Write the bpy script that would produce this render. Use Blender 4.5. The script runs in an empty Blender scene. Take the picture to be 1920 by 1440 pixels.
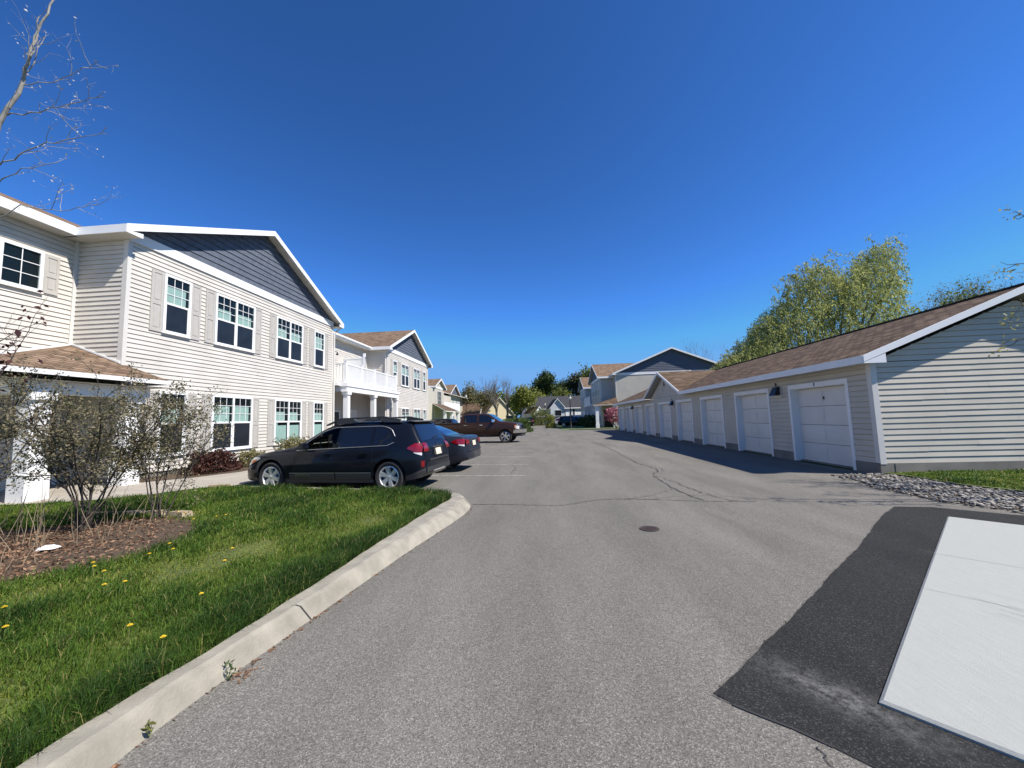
import bpy, math, random
import numpy as np
from mathutils import Vector, Matrix
from math import radians as R, sin, cos, pi

C = bpy.context.scene.collection
# ------------------------------------------------------------------ camera
scn = bpy.context.scene
cd = bpy.data.cameras.new('camera'); cam = bpy.data.objects.new('camera', cd); C.objects.link(cam)
CAM_H = 1.55
cd.sensor_fit = 'HORIZONTAL'; cd.sensor_width = 36.0; cd.lens = 36.0 * 721.0 / 1920.0
cd.clip_start = 0.05; cd.clip_end = 3000
def _cam_matrix():
    y = Vector((60, -63, 721)).normalized(); h = Vector((1, 0.03, 0))
    n = y.cross(h); n.normalize()
    if n.y < 0: n = -n
    x = h - y * h.dot(y); x.normalize()
    # rows: world axis expressed in the camera frame (right, up, forward)
    right = Vector((x.x, y.x, n.x)); up = Vector((x.y, y.y, n.y)); fwd = Vector((x.z, y.z, n.z))
    m = Matrix((right, up, -fwd)).transposed().to_4x4()
    m.translation = Vector((0, 0, CAM_H)); return m
cam.matrix_world = _cam_matrix()
scn.camera = cam
# ------------------------------------------------------------------ light
SUN = Vector((0.61, -0.23, 0.765)).normalized()          # towards the sun
SUN_EL = math.asin(SUN.z); SUN_AZ = math.atan2(SUN.x, SUN.y)
w = bpy.data.worlds.new('World'); scn.world = w; w.use_nodes = True
nt = w.node_tree; bg = nt.nodes['Background']
sky = nt.nodes.new('ShaderNodeTexSky'); sky.sky_type = 'NISHITA'; sky.sun_disc = False
sky.sun_elevation = SUN_EL; sky.sun_rotation = SUN_AZ
sky.altitude = 3000; sky.air_density = 1.0; sky.dust_density = 0.0; sky.ozone_density = 6.0
gr_ = nt.nodes.new('ShaderNodeMix'); gr_.data_type = 'RGBA'; gr_.blend_type = 'MULTIPLY'; gr_.inputs[0].default_value = 1.0; gr_.inputs[7].default_value = (.50, .83, 1.25, 1)   # deep clear-day blue
cap = nt.nodes.new('ShaderNodeMix'); cap.data_type = 'RGBA'; cap.blend_type = 'DARKEN'; cap.inputs[0].default_value = 1.0; cap.inputs[7].default_value = (1.5, 3.55, 7.2, 1)
gm_ = nt.nodes.new('ShaderNodeGamma'); gm_.inputs[1].default_value = 1.3
g2_ = nt.nodes.new('ShaderNodeMix'); g2_.data_type = 'RGBA'; g2_.blend_type = 'MULTIPLY'; g2_.inputs[0].default_value = 1.0; g2_.inputs[7].default_value = (1.58, 1.32, .92, 1)
nt.links.new(sky.outputs[0], gr_.inputs[6]); nt.links.new(gr_.outputs[2], gm_.inputs[0]); nt.links.new(gm_.outputs[0], g2_.inputs[6]); nt.links.new(g2_.outputs[2], cap.inputs[6]); nt.links.new(cap.outputs[2], bg.inputs[0])
bg.inputs[1].default_value = 0.085
sl = bpy.data.lights.new('sun', 'SUN'); so = bpy.data.objects.new('sun', sl); C.objects.link(so)
sl.energy = 5.0; sl.angle = R(0.53); sl.color = (1.0, 0.945, 0.865)
so.rotation_euler = SUN.to_track_quat('Z', 'Y').to_euler(); so.location = (20, -10, 40)
scn.view_settings.view_transform = 'Standard'; scn.view_settings.look = 'None'
scn.view_settings.exposure = 0.5; scn.view_settings.gamma = 1.0
scn.cycles.max_bounces = 6; scn.cycles.transparent_max_bounces = 12
scn.cycles.use_denoising = True

rng = np.random.default_rng(7); random.seed(7)
# ------------------------------------------------------------------ materials
def srgb(r, g, b):
    f = lambda c: ((c / 255 + .055) / 1.055) ** 2.4 if c > 10 else c / 255 / 12.92
    return (f(r), f(g), f(b), 1)
def mat(name, col, rough=.7, var=0.0, scale=4.0, col2=None, bump=0.0, bscale=80.0, metal=0.0, coat=0.0, spec=.5, detail=4, stretch=None, rot=0):
    m = bpy.data.materials.new(name); m.use_nodes = True; n = m.node_tree; b = n.nodes['Principled BSDF']
    if len(col) == 3: col = (*col, 1)
    b.inputs['Base Color'].default_value = col; b.inputs['Roughness'].default_value = rough
    b.inputs['Metallic'].default_value = metal; b.inputs['Specular IOR Level'].default_value = spec
    if coat: b.inputs['Coat Weight'].default_value = coat; b.inputs['Coat Roughness'].default_value = .04
    tc = n.nodes.new('ShaderNodeTexCoord')
    src = tc.outputs['Object']
    if stretch:
        mp = n.nodes.new('ShaderNodeMapping'); mp.inputs['Scale'].default_value = stretch; mp.inputs['Rotation'].default_value = (0, 0, R(rot))
        n.links.new(src, mp.inputs[0]); src = mp.outputs[0]
    if var or col2:
        t = n.nodes.new('ShaderNodeTexNoise'); t.inputs['Scale'].default_value = scale; t.inputs['Detail'].default_value = detail
        n.links.new(src, t.inputs['Vector'])
        r = n.nodes.new('ShaderNodeValToRGB'); r.color_ramp.elements[0].position = .3; r.color_ramp.elements[1].position = .7
        c2 = col2 if col2 else tuple(min(1, c * (1 + var)) for c in col[:3])
        c1 = col[:3] if col2 else tuple(c * (1 - var) for c in col[:3])
        r.color_ramp.elements[0].color = (*c1[:3], 1); r.color_ramp.elements[1].color = (*c2[:3], 1)
        n.links.new(t.outputs['Fac'], r.inputs[0]); n.links.new(r.outputs[0], b.inputs['Base Color'])
    if bump:
        t2 = n.nodes.new('ShaderNodeTexNoise'); t2.inputs['Scale'].default_value = bscale; t2.inputs['Detail'].default_value = 3
        n.links.new(src, t2.inputs['Vector'])
        bp = n.nodes.new('ShaderNodeBump'); bp.inputs['Strength'].default_value = bump; bp.inputs['Distance'].default_value = .01
        n.links.new(t2.outputs['Fac'], bp.inputs['Height']); n.links.new(bp.outputs[0], b.inputs['Normal'])
    return m
def shingle_mat(name, c1, c2, c3):
    m = bpy.data.materials.new(name); m.use_nodes = True; n = m.node_tree; b = n.nodes['Principled BSDF']
    b.inputs['Roughness'].default_value = .95; b.inputs['Specular IOR Level'].default_value = .15
    uv = n.nodes.new('ShaderNodeUVMap'); uv.uv_map = 'UVMap'
    br = n.nodes.new('ShaderNodeTexBrick'); br.offset = .5; br.inputs['Scale'].default_value = 1.0
    br.inputs['Brick Width'].default_value = .30; br.inputs['Row Height'].default_value = .145
    br.inputs['Mortar Size'].default_value = .018; br.inputs['Mortar Smooth'].default_value = .3; br.inputs['Bias'].default_value = -.1
    br.inputs['Color1'].default_value = (*c1, 1); br.inputs['Color2'].default_value = (*c2, 1)
    br.inputs['Mortar'].default_value = (c1[0] * .22, c1[1] * .22, c1[2] * .22, 1)
    n.links.new(uv.outputs[0], br.inputs['Vector'])
    t = n.nodes.new('ShaderNodeTexNoise'); t.inputs['Scale'].default_value = 5.0; t.inputs['Detail'].default_value = 8; t.inputs['Roughness'].default_value = .75
    n.links.new(uv.outputs[0], t.inputs['Vector'])
    mx = n.nodes.new('ShaderNodeMix'); mx.data_type = 'RGBA'
    rr = n.nodes.new('ShaderNodeMapRange'); rr.inputs[1].default_value = .42; rr.inputs[2].default_value = .66; rr.inputs[4].default_value = .7
    n.links.new(t.outputs['Fac'], rr.inputs[0]); n.links.new(rr.outputs[0], mx.inputs[0])
    n.links.new(br.outputs['Color'], mx.inputs[6]); mx.inputs[7].default_value = (*c3, 1)
    n.links.new(mx.outputs[2], b.inputs['Base Color'])
    bp = n.nodes.new('ShaderNodeBump'); bp.inputs['Strength'].default_value = .6; bp.inputs['Distance'].default_value = .01; bp.invert = True
    n.links.new(br.outputs['Fac'], bp.inputs['Height']); n.links.new(bp.outputs[0], b.inputs['Normal'])
    return m
def leaf_mat(name, c1, c2, trans=.35, rough=.6):
    m = bpy.data.materials.new(name); m.use_nodes = True; n = m.node_tree
    b = n.nodes['Principled BSDF']; b.inputs['Roughness'].default_value = rough; b.inputs['Specular IOR Level'].default_value = .3
    g = n.nodes.new('ShaderNodeNewGeometry'); r = n.nodes.new('ShaderNodeValToRGB')
    r.color_ramp.elements[0].color = (*c1, 1); r.color_ramp.elements[1].color = (*c2, 1)
    n.links.new(g.outputs['Random Per Island'], r.inputs[0]); n.links.new(r.outputs[0], b.inputs['Base Color'])
    tr = n.nodes.new('ShaderNodeBsdfTranslucent'); n.links.new(r.outputs[0], tr.inputs[0])
    mx = n.nodes.new('ShaderNodeMixShader'); mx.inputs[0].default_value = trans
    n.links.new(b.outputs[0], mx.inputs[1]); n.links.new(tr.outputs[0], mx.inputs[2])
    n.links.new(mx.outputs[0], n.nodes['Material Output'].inputs[0]); return m
def asphalt_mat(name, base, light, dark, big=.25, agg=.5, scuff=None):
    m = bpy.data.materials.new(name); m.use_nodes = True; n = m.node_tree; b = n.nodes['Principled BSDF']
    b.inputs['Roughness'].default_value = .93; b.inputs['Specular IOR Level'].default_value = .25
    tc = n.nodes.new('ShaderNodeTexCoord')
    v = n.nodes.new('ShaderNodeTexVoronoi'); v.inputs['Scale'].default_value = 170; n.links.new(tc.outputs['Object'], v.inputs['Vector'])
    rgb = n.nodes.new('ShaderNodeSeparateColor'); n.links.new(v.outputs['Color'], rgb.inputs[0])
    r = n.nodes.new('ShaderNodeValToRGB'); e = r.color_ramp.elements
    e[0].position = 0; e[0].color = (*[c * .55 for c in base], 1); e[1].position = 1; e[1].color = (*light, 1)
    x = e.new(.4); x.color = (*base, 1); x = e.new(.82); x.color = (*[c * 1.25 for c in base], 1)
    n.links.new(rgb.outputs[0], r.inputs[0])
    # patches and wear streaks running along the road
    mp = n.nodes.new('ShaderNodeMapping'); mp.inputs['Scale'].default_value = (1.0, .22, 1); mp.inputs['Rotation'].default_value = (0, 0, R(4))
    n.links.new(tc.outputs['Object'], mp.inputs[0])
    t = n.nodes.new('ShaderNodeTexNoise'); t.inputs['Scale'].default_value = 1.1; t.inputs['Detail'].default_value = 6; t.inputs['Roughness'].default_value = .6
    n.links.new(mp.outputs[0], t.inputs['Vector'])
    mr = n.nodes.new('ShaderNodeMapRange'); mr.inputs[1].default_value = .3; mr.inputs[2].default_value = .7
    mr.inputs[3].default_value = 1 - big; mr.inputs[4].default_value = 1 + big
    n.links.new(t.outputs['Fac'], mr.inputs[0])
    ml = n.nodes.new('ShaderNodeMix'); ml.data_type = 'RGBA'; ml.blend_type = 'MULTIPLY'; ml.inputs[0].default_value = 1
    n.links.new(r.outputs[0], ml.inputs[6]); n.links.new(mr.outputs[0], ml.inputs[7])
    # pale scuffs
    t3 = n.nodes.new('ShaderNodeTexNoise'); t3.inputs['Scale'].default_value = .9; t3.inputs['Detail'].default_value = 9; t3.inputs['Roughness'].default_value = .7
    n.links.new(mp.outputs[0], t3.inputs['Vector'])
    m3 = n.nodes.new('ShaderNodeMapRange'); m3.inputs[1].default_value = .6; m3.inputs[2].default_value = .76; m3.inputs[4].default_value = agg
    n.links.new(t3.outputs['Fac'], m3.inputs[0])
    ml2 = n.nodes.new('ShaderNodeMix'); ml2.data_type = 'RGBA'; n.links.new(m3.outputs[0], ml2.inputs[0])
    n.links.new(ml.outputs[2], ml2.inputs[6]); ml2.inputs[7].default_value = (*(scuff or light), 1)
    last = ml2.outputs[2]
    if scuff:      # a dusty smear across the patch
        mp2 = n.nodes.new('ShaderNodeMapping'); mp2.vector_type = 'TEXTURE'; mp2.inputs['Location'].default_value = (1.52, 2.36, 0); mp2.inputs['Rotation'].default_value = (0, 0, R(-52)); mp2.inputs['Scale'].default_value = (.80, .26, 1)
        n.links.new(tc.outputs['Object'], mp2.inputs[0]); gr = n.nodes.new('ShaderNodeTexGradient'); gr.gradient_type = 'QUADRATIC_SPHERE'; n.links.new(mp2.outputs[0], gr.inputs[0])
        t4 = n.nodes.new('ShaderNodeTexNoise'); t4.inputs['Scale'].default_value = 16; t4.inputs['Detail'].default_value = 8; t4.inputs['Roughness'].default_value = .8; n.links.new(tc.outputs['Object'], t4.inputs['Vector'])
        m4 = n.nodes.new('ShaderNodeMapRange'); m4.inputs[1].default_value = .40; m4.inputs[2].default_value = .72; n.links.new(t4.outputs['Fac'], m4.inputs[0])
        mm_ = n.nodes.new('ShaderNodeMath'); mm_.operation = 'MULTIPLY'; n.links.new(gr.outputs['Fac'], mm_.inputs[0]); n.links.new(m4.outputs[0], mm_.inputs[1])
        ml3 = n.nodes.new('ShaderNodeMix'); ml3.data_type = 'RGBA'; n.links.new(mm_.outputs[0], ml3.inputs[0]); n.links.new(last, ml3.inputs[6]); ml3.inputs[7].default_value = (.27, .265, .245, 1); last = ml3.outputs[2]
    n.links.new(last, b.inputs['Base Color'])
    bp = n.nodes.new('ShaderNodeBump'); bp.inputs['Strength'].default_value = .5; bp.inputs['Distance'].default_value = .006
    n.links.new(rgb.outputs[0], bp.inputs['Height']); n.links.new(bp.outputs[0], b.inputs['Normal'])
    return m
def glass_mat(name, tint, gloss=.25, rough=.02):
    m = bpy.data.materials.new(name); m.use_nodes = True; n = m.node_tree
    n.nodes.remove(n.nodes['Principled BSDF'])
    t = n.nodes.new('ShaderNodeBsdfTransparent'); t.inputs[0].default_value = (*tint, 1)
    g = n.nodes.new('ShaderNodeBsdfGlossy'); g.inputs['Roughness'].default_value = rough; g.inputs[0].default_value = (.9, .95, 1, 1)
    lw = n.nodes.new('ShaderNodeLayerWeight'); lw.inputs[0].default_value = gloss
    mx = n.nodes.new('ShaderNodeMixShader'); n.links.new(lw.outputs['Fresnel'], mx.inputs[0])
    n.links.new(t.outputs[0], mx.inputs[1]); n.links.new(g.outputs[0], mx.inputs[2])
    n.links.new(mx.outputs[0], n.nodes['Material Output'].inputs[0]); return m

M = {}
M['siding'] = mat('beige_siding', (.585, .548, .492), .55, var=.075, scale=1.3, detail=9, bump=.05, bscale=30)
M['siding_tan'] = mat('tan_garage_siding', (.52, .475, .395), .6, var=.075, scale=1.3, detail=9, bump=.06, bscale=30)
M['siding_grey'] = mat('grey_beige_siding', (.51, .475, .40), .6, var=.04, scale=1.2)
M['slate'] = mat('slate_blue_shakes', (.095, .112, .145), .75, var=.22, scale=7, bump=.25, bscale=25)
M['white'] = mat('white_trim', (.80, .80, .79), .45, var=.03, scale=2)
M['soffit'] = mat('vented_soffit', (.55, .53, .48), .7, var=.05, scale=3)
M['corner'] = mat('corner_board', (.63, .605, .56), .5, var=.03, scale=2)
M['shutter'] = mat('taupe_shutter', (.45, .425, .385), .6, var=.05, scale=5, bump=.05, bscale=60)
M['porch_wall'] = M['siding']
M['shingle'] = shingle_mat('tan_shingles', (.125, .084, .055), (.34, .24, .165), (.205, .138, .092))
M['shingle_b'] = shingle_mat('brown_shingles', (.078, .052, .034), (.235, .165, .112), (.125, .085, .058))
M['shingle_d'] = shingle_mat('charcoal_shingles', (.06, .062, .068), (.085, .085, .09), (.04, .042, .047))
M['dark'] = mat('dark_interior', (.012, .014, .018), .25)
M['screen'] = mat('insect_screen', (.014, .017, .023), .35, var=.3, scale=2)
M['blind'] = mat('sheer_curtain', (.46, .54, .515), .8, var=.12, scale=6, stretch=(1, 6, .6))
M['pane'] = glass_mat('tinted_pane', (.74, .84, .82), .14)
M['black'] = mat('black_metal', (.012, .012, .013), .4)
M['concrete'] = mat('walk_concrete', (.345, .31, .255), .9, var=.10, scale=2.2, bump=.12, bscale=60)
M['kerb'] = mat('kerb_concrete', (.28, .258, .208), .92, var=.2, scale=6, bump=.5, bscale=60, detail=10)
M['slab'] = mat('new_concrete', (.345, .352, .322), .85, col2=(.385, .392, .358), scale=2.2, bump=.35, bscale=30, detail=12, stretch=(30, 2.2, 1), rot=46)
M['found'] = mat('foundation_block', (.20, .185, .16), .95, var=.2, scale=2, bump=.3, bscale=40)
M['asphalt'] = asphalt_mat('worn_asphalt', (.146, .136, .118), (.29, .275, .24), (.09, .09, .09), .2, .5)
M['patch'] = asphalt_mat('new_asphalt', (.020, .020, .0195), (.075, .073, .068), (.02, .02, .02), .22, .75, (.13, .127, .118))
M['line'] = mat('worn_line_paint', (.42, .41, .37), .9, col2=(.15, .145, .13), scale=9, detail=8)
M['crack'] = mat('crack_fill', (.035, .034, .033), .95)
M['soil'] = mat('lawn_soil', (.05, .07, .018), 1, scale=3, col2=(.10, .135, .03))
M['lawn'] = mat('far_lawn', (.065, .10, .022), 1, col2=(.10, .14, .035), scale=1.2)
M['mulch'] = mat('mulch', (.045, .029, .017), 1, col2=(.11, .074, .044), scale=14, bump=1, bscale=60, detail=8)
M['bark'] = mat('grey_bark', (.16, .14, .12), .95, var=.25, scale=14)
M['bark_d'] = mat('dark_bark', (.06, .05, .042), .95, var=.3, scale=14)
M['bark_w'] = mat('pale_bark', (.30, .28, .25), .9, var=.25, scale=10)
M['tyre'] = mat('tyre_rubber', (.022, .022, .023), .85)
M['alloy'] = mat('alloy_wheel', (.72, .72, .72), .32, metal=.75)
M['chrome'] = mat('chrome', (.8, .8, .8), .12, metal=1)
M['cladding'] = mat('grey_cladding', (.03, .031, .033), .6)
M['carglass'] = mat('dark_car_glass', (.006, .007, .009), .03, spec=.6, coat=.5)
M['clearglass'] = glass_mat('clear_car_glass', (.55, .68, .62), .18)
M['red'] = mat('red_lamp', (.20, .003, .005), .12, coat=1)
M['redd'] = mat('dark_red_reflector', (.16, .006, .008), .2)
M['lens'] = mat('clear_lens', (.62, .62, .6), .12, coat=1)
M['amber'] = mat('amber_lens', (.65, .22, .06), .2, coat=1)
M['plate'] = mat('number_plate', (.70, .62, .48), .5)
M['door_w'] = mat('white_door', (.70, .68, .635), .5, var=.06, scale=1.4, detail=8, bump=.06, bscale=12)
M['lampglass'] = mat('frosted_lamp', (.7, .68, .62), .4)
M['rock'] = mat('river_stone', (.34, .32, .29), .9, var=.35, scale=20)
def stone_mat():
    m = bpy.data.materials.new('river_stones'); m.use_nodes = True; n = m.node_tree; b = n.nodes['Principled BSDF']; b.inputs['Roughness'].default_value = .9
    g = n.nodes.new('ShaderNodeNewGeometry'); r = n.nodes.new('ShaderNodeValToRGB')
    r.color_ramp.elements[0].color = (.05, .048, .046, 1); r.color_ramp.elements[1].color = (.40, .365, .31, 1)
    n.links.new(g.outputs['Random Per Island'], r.inputs[0]); n.links.new(r.outputs[0], b.inputs['Base Color']); return m
M['stones'] = stone_mat()
M['chips'] = leaf_mat('wood_chips', (.045, .018, .012), (.33, .20, .12), .0, .95)
M['grass'] = None

# ------------------------------------------------------------------ object helpers
def tag(o, label=None, cat=None, group=None, kind=None):
    if label: o['label'] = label
    if cat: o['category'] = cat
    if group: o['group'] = group
    if kind: o['kind'] = kind
    return o
def thing(name, label, cat, loc=(0, 0, 0), rz=0, group=None):
    o = bpy.data.objects.new(name, None); C.objects.link(o); o.location = loc; o.rotation_euler = (0, 0, rz)
    o.empty_display_size = .2
    return tag(o, label, cat, group)
def root_loc(o):
    v = Vector((0, 0, 0))
    while o is not None: v += o.location; o = o.parent
    return v
class MB:
    def __init__(s): s.v = []; s.f = []; s.uv = []; s.m = []
    def add(s, vs, fs, m=0, uvs=None):
        k = len(s.v); s.v.extend([tuple(x) for x in vs])
        for i, f in enumerate(fs):
            s.f.append(tuple(k + j for j in f)); s.m.append(m); s.uv.append(uvs[i] if uvs else None)
        return s
    def quad(s, a, b, c, d, m=0, uv=None): return s.add([a, b, c, d], [(0, 1, 2, 3)], m, [uv] if uv else None)
    def hexa(s, p, m=0):   # p: 8 points, bottom loop 0-3 then top loop 4-7
        return s.add(p, [(3, 2, 1, 0), (4, 5, 6, 7), (0, 1, 5, 4), (1, 2, 6, 5), (2, 3, 7, 6), (3, 0, 4, 7)], m)
    def box(s, x0, x1, y0, y1, z0, z1, m=0):
        return s.hexa([(x0, y0, z0), (x1, y0, z0), (x1, y1, z0), (x0, y1, z0), (x0, y0, z1), (x1, y0, z1), (x1, y1, z1), (x0, y1, z1)], m)
    def beam(s, p, q, side, up, m=0):  # box from p to q, cross-section spanned by vectors side and up (p,q on one corner)
        p, q, side, up = Vector(p), Vector(q), Vector(side), Vector(up)
        return s.hexa([p, q, q + side, p + side, p + up, q + up, q + side + up, p + side + up], m)
    def tube(s, pts, rad, n=6, m=0, caps=True):
        pts = [Vector(p) for p in pts]; rings = []
        if not hasattr(rad, '__len__'): rad = [rad] * len(pts)
        k = len(s.v)
        for i, p in enumerate(pts):
            d = (pts[min(i + 1, len(pts) - 1)] - pts[max(i - 1, 0)]).normalized()
            a = d.cross(Vector((0, 0, 1)) if abs(d.z) < .9 else Vector((1, 0, 0))).normalized(); b = d.cross(a)
            for j in range(n):
                t = 2 * pi * j / n; s.v.append(tuple(p + rad[i] * (cos(t) * a + sin(t) * b)))
        for i in range(len(pts) - 1):
            for j in range(n):
                s.f.append((k + i * n + j, k + i * n + (j + 1) % n, k + (i + 1) * n + (j + 1) % n, k + (i + 1) * n + j)); s.m.append(m); s.uv.append(None)
        if caps:
            s.f.append(tuple(k + j for j in reversed(range(n)))); s.m.append(m); s.uv.append(None)
            e = k + (len(pts) - 1) * n; s.f.append(tuple(e + j for j in range(n))); s.m.append(m); s.uv.append(None)
        return s
    def lathe(s, prof, c=(0, 0, 0), n=16, axis='z', m=0):
        k = len(s.v)
        for (r, h) in prof:
            for j in range(n):
                t = 2 * pi * j / n
                p = (r * cos(t), r * sin(t), h) if axis == 'z' else (r * cos(t), h, r * sin(t))
                s.v.append((c[0] + p[0], c[1] + p[1], c[2] + p[2]))
        for i in range(len(prof) - 1):
            for j in range(n):
                s.f.append((k + i * n + j, k + i * n + (j + 1) % n, k + (i + 1) * n + (j + 1) % n, k + (i + 1) * n + j)); s.m.append(m); s.uv.append(None)
        return s
    def build(s, name, mats, parent=None, smooth=False, local=False, sharp=None):
        if not s.f: return None
        off = Vector((0, 0, 0)) if (local or parent is None) else root_loc(parent)
        me = bpy.data.meshes.new(name); me.from_pydata([(x - off.x, y - off.y, z - off.z) for x, y, z in s.v], [], s.f)
        if not isinstance(mats, (list, tuple)): mats = [mats]
        for m in mats: me.materials.append(m)
        me.polygons.foreach_set('material_index', s.m)
        if any(u is not None for u in s.uv):
            l = me.uv_layers.new(name='UVMap'); i = 0
            for p, u in zip(me.polygons, s.uv):
                for j, li in enumerate(p.loop_indices):
                    if u: l.data[li].uv = u[j]
        if smooth:
            me.polygons.foreach_set('use_smooth', [True] * len(me.polygons))
            if sharp: me.set_sharp_from_angle(angle=R(sharp))
        me.update()
        o = bpy.data.objects.new(name, me); C.objects.link(o); o.parent = parent
        return o
def split_build(mb, name, mats, parent):
    """each connected piece of mb as an object of its own"""
    par = list(range(len(mb.v)))
    def find(i):
        while par[i] != i: par[i] = par[par[i]]; i = par[i]
        return i
    for f in mb.f:
        for j in f[1:]: par[find(j)] = find(f[0])
    groups = {}
    for k, f in enumerate(mb.f): groups.setdefault(find(f[0]), []).append(k)
    out = []
    for ks in groups.values():
        n = MB(); mp = {}
        for k in ks:
            g = []
            for i in mb.f[k]:
                if i not in mp: mp[i] = len(n.v); n.v.append(mb.v[i])
                g.append(mp[i])
            n.f.append(tuple(g)); n.m.append(mb.m[k]); n.uv.append(mb.uv[k])
        out.append(n.build(name, mats, parent))
    return out
def np_mesh(name, V, F, mat_, parent=None, attr=None, smooth=False):
    """V (n,3), F (m,k) arrays; attr per-vertex float 'tint'"""
    me = bpy.data.meshes.new(name); V = np.asarray(V, np.float32)
    if parent is not None: V = V - np.array(root_loc(parent), np.float32)
    F = np.asarray(F, np.int32); m_, k = F.shape
    me.vertices.add(len(V)); me.vertices.foreach_set('co', V.ravel())
    me.loops.add(m_ * k); me.loops.foreach_set('vertex_index', F.ravel())
    me.polygons.add(m_); me.polygons.foreach_set('loop_start', np.arange(0, m_ * k, k, dtype=np.int32))
    if smooth: me.polygons.foreach_set('use_smooth', np.ones(m_, bool))
    if attr is not None:
        a = me.attributes.new('tint', 'FLOAT', 'POINT'); a.data.foreach_set('value', np.asarray(attr, np.float32))
    me.materials.append(mat_); me.update(calc_edges=True); me.validate()
    o = bpy.data.objects.new(name, me); C.objects.link(o); o.parent = parent; return o
def inpoly(P, poly):
    poly = np.asarray(poly); x, y = P[:, 0], P[:, 1]; r = np.zeros(len(P), bool); j = len(poly) - 1
    for i in range(len(poly)):
        xi, yi = poly[i]; xj, yj = poly[j]
        c = ((yi > y) != (yj > y)) & (x < (xj - xi) * (y - yi) / (yj - yi + 1e-12) + xi); r ^= c; j = i
    return r
def sheet(name, poly, z, m, kind='structure'):
    mb = MB(); mb.add([(x, y, z) for x, y in poly], [tuple(range(len(poly)))])
    return tag(mb.build(name, m), kind=kind)
def text_part(name, s, size, m, parent, loc, u, n, extrude=.006):
    """raised lettering as mesh; u = reading direction, n = outward normal (world), centred at loc"""
    cu = bpy.data.curves.new(name, 'FONT'); cu.body = s; cu.size = size; cu.extrude = extrude; cu.align_x = 'CENTER'; cu.align_y = 'CENTER'
    t = bpy.data.objects.new('lettering_curve', cu); C.objects.link(t); bpy.context.view_layer.update()
    me = bpy.data.meshes.new_from_object(t.evaluated_get(bpy.context.evaluated_depsgraph_get()))
    bpy.data.objects.remove(t); bpy.data.curves.remove(cu)
    u = Vector(u).normalized(); n = Vector(n).normalized(); v = n.cross(u)
    mm = Matrix((u, v, n)).transposed().to_4x4(); mm.translation = Vector(loc) - root_loc(parent)
    me.transform(mm); me.materials.clear(); me.materials.append(m); me.name = name
    o = bpy.data.objects.new(name, me); C.objects.link(o); o.parent = parent; return o

# ------------------------------------------------------------------ building helpers
class Fr:
    """a wall plane: origin (x,y), u direction along the wall, n outward"""
    def __init__(s, o, u, n): s.o, s.u, s.n = Vector((*o, 0)), Vector((*u, 0)), Vector((*n, 0))
    def P(s, u, z, d=0): return s.o + s.u * u + s.n * d + Vector((0, 0, z))
def fbox(mb, fr, u0, u1, z0, z1, d0, d1, m=0):
    P = fr.P
    return mb.hexa([P(u0, z0, d0), P(u1, z0, d0), P(u1, z0, d1), P(u0, z0, d1), P(u0, z1, d0), P(u1, z1, d0), P(u1, z1, d1), P(u0, z1, d1)], m)
SEAM = random.Random(21)
def siding(mb, fr, z0, z1, lo, hi, course=.132, d=.027, m=0, zref=None, gap=.015):
    """lap siding: each course leans out to a lip that overhangs a narrow recessed gap above the next course down"""
    L = lo if callable(lo) else (lambda z: lo); H_ = hi if callable(hi) else (lambda z: hi)
    zref = z0 if zref is None else zref
    z = zref + math.floor((z0 - zref) / course + 1e-6) * course
    while z < z1 - 1e-4:
        za, zb = max(z, z0), min(z + course, z1); zt = zb - gap if zb > z + course * .9 else zb
        if zt > za:
            da = d - (d - .004) * (za - z) / course; db = d - (d - .004) * (zt - z) / course
            b0, b1, t0, t1 = L(za), H_(za), L(zt), H_(zt)
            if not callable(lo) and not callable(hi) and b1 - b0 > 1.2:   # separate panels with slightly uneven lips
                cuts = [b0]; u = b0 + SEAM.uniform(.6, 3.66)
                while u < b1 - .4: cuts.append(u); u += 3.66
                cuts.append(b1)
                for ua, ub in zip(cuts[:-1], cuts[1:]):
                    j1, j2 = SEAM.uniform(-.0035, .0025), SEAM.uniform(-.002, .002); ja = SEAM.uniform(-.002, .002)
                    mb.quad(fr.P(ua, za + j1, da + j2), fr.P(ub - .002, za + j1 + ja, da + j2), fr.P(ub - .002, zt, db), fr.P(ua, zt, db), m)
                    mb.quad(fr.P(ua, za + j1, -.012), fr.P(ub - .002, za + j1 + ja, -.012), fr.P(ub - .002, za + j1 + ja, da + j2), fr.P(ua, za + j1, da + j2), m)
                mb.quad(fr.P(t0, zt, -.012), fr.P(t1, zt, -.012), fr.P(t1, zb, -.012), fr.P(t0, zb, -.012), m)
                mb.quad(fr.P(t0, zt, db), fr.P(t1, zt, db), fr.P(t1, zt, -.012), fr.P(t0, zt, -.012), m)
                z += course; continue
            if b1 > b0:
                if t1 < t0: t0 = t1 = (t0 + t1) / 2
                mb.quad(fr.P(b0, za, da), fr.P(b1, za, da), fr.P(t1, zt, db), fr.P(t0, zt, db), m)
                mb.quad(fr.P(b0, za, -.012), fr.P(b1, za, -.012), fr.P(b1, za, da), fr.P(b0, za, da), m)
                mb.quad(fr.P(t0, zt, -.012), fr.P(t1, zt, -.012), fr.P(t1, zb, -.012), fr.P(t0, zb, -.012), m)
                mb.quad(fr.P(t0, zt, db), fr.P(t1, zt, db), fr.P(t1, zt, -.012), fr.P(t0, zt, -.012), m)
        z += course
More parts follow.
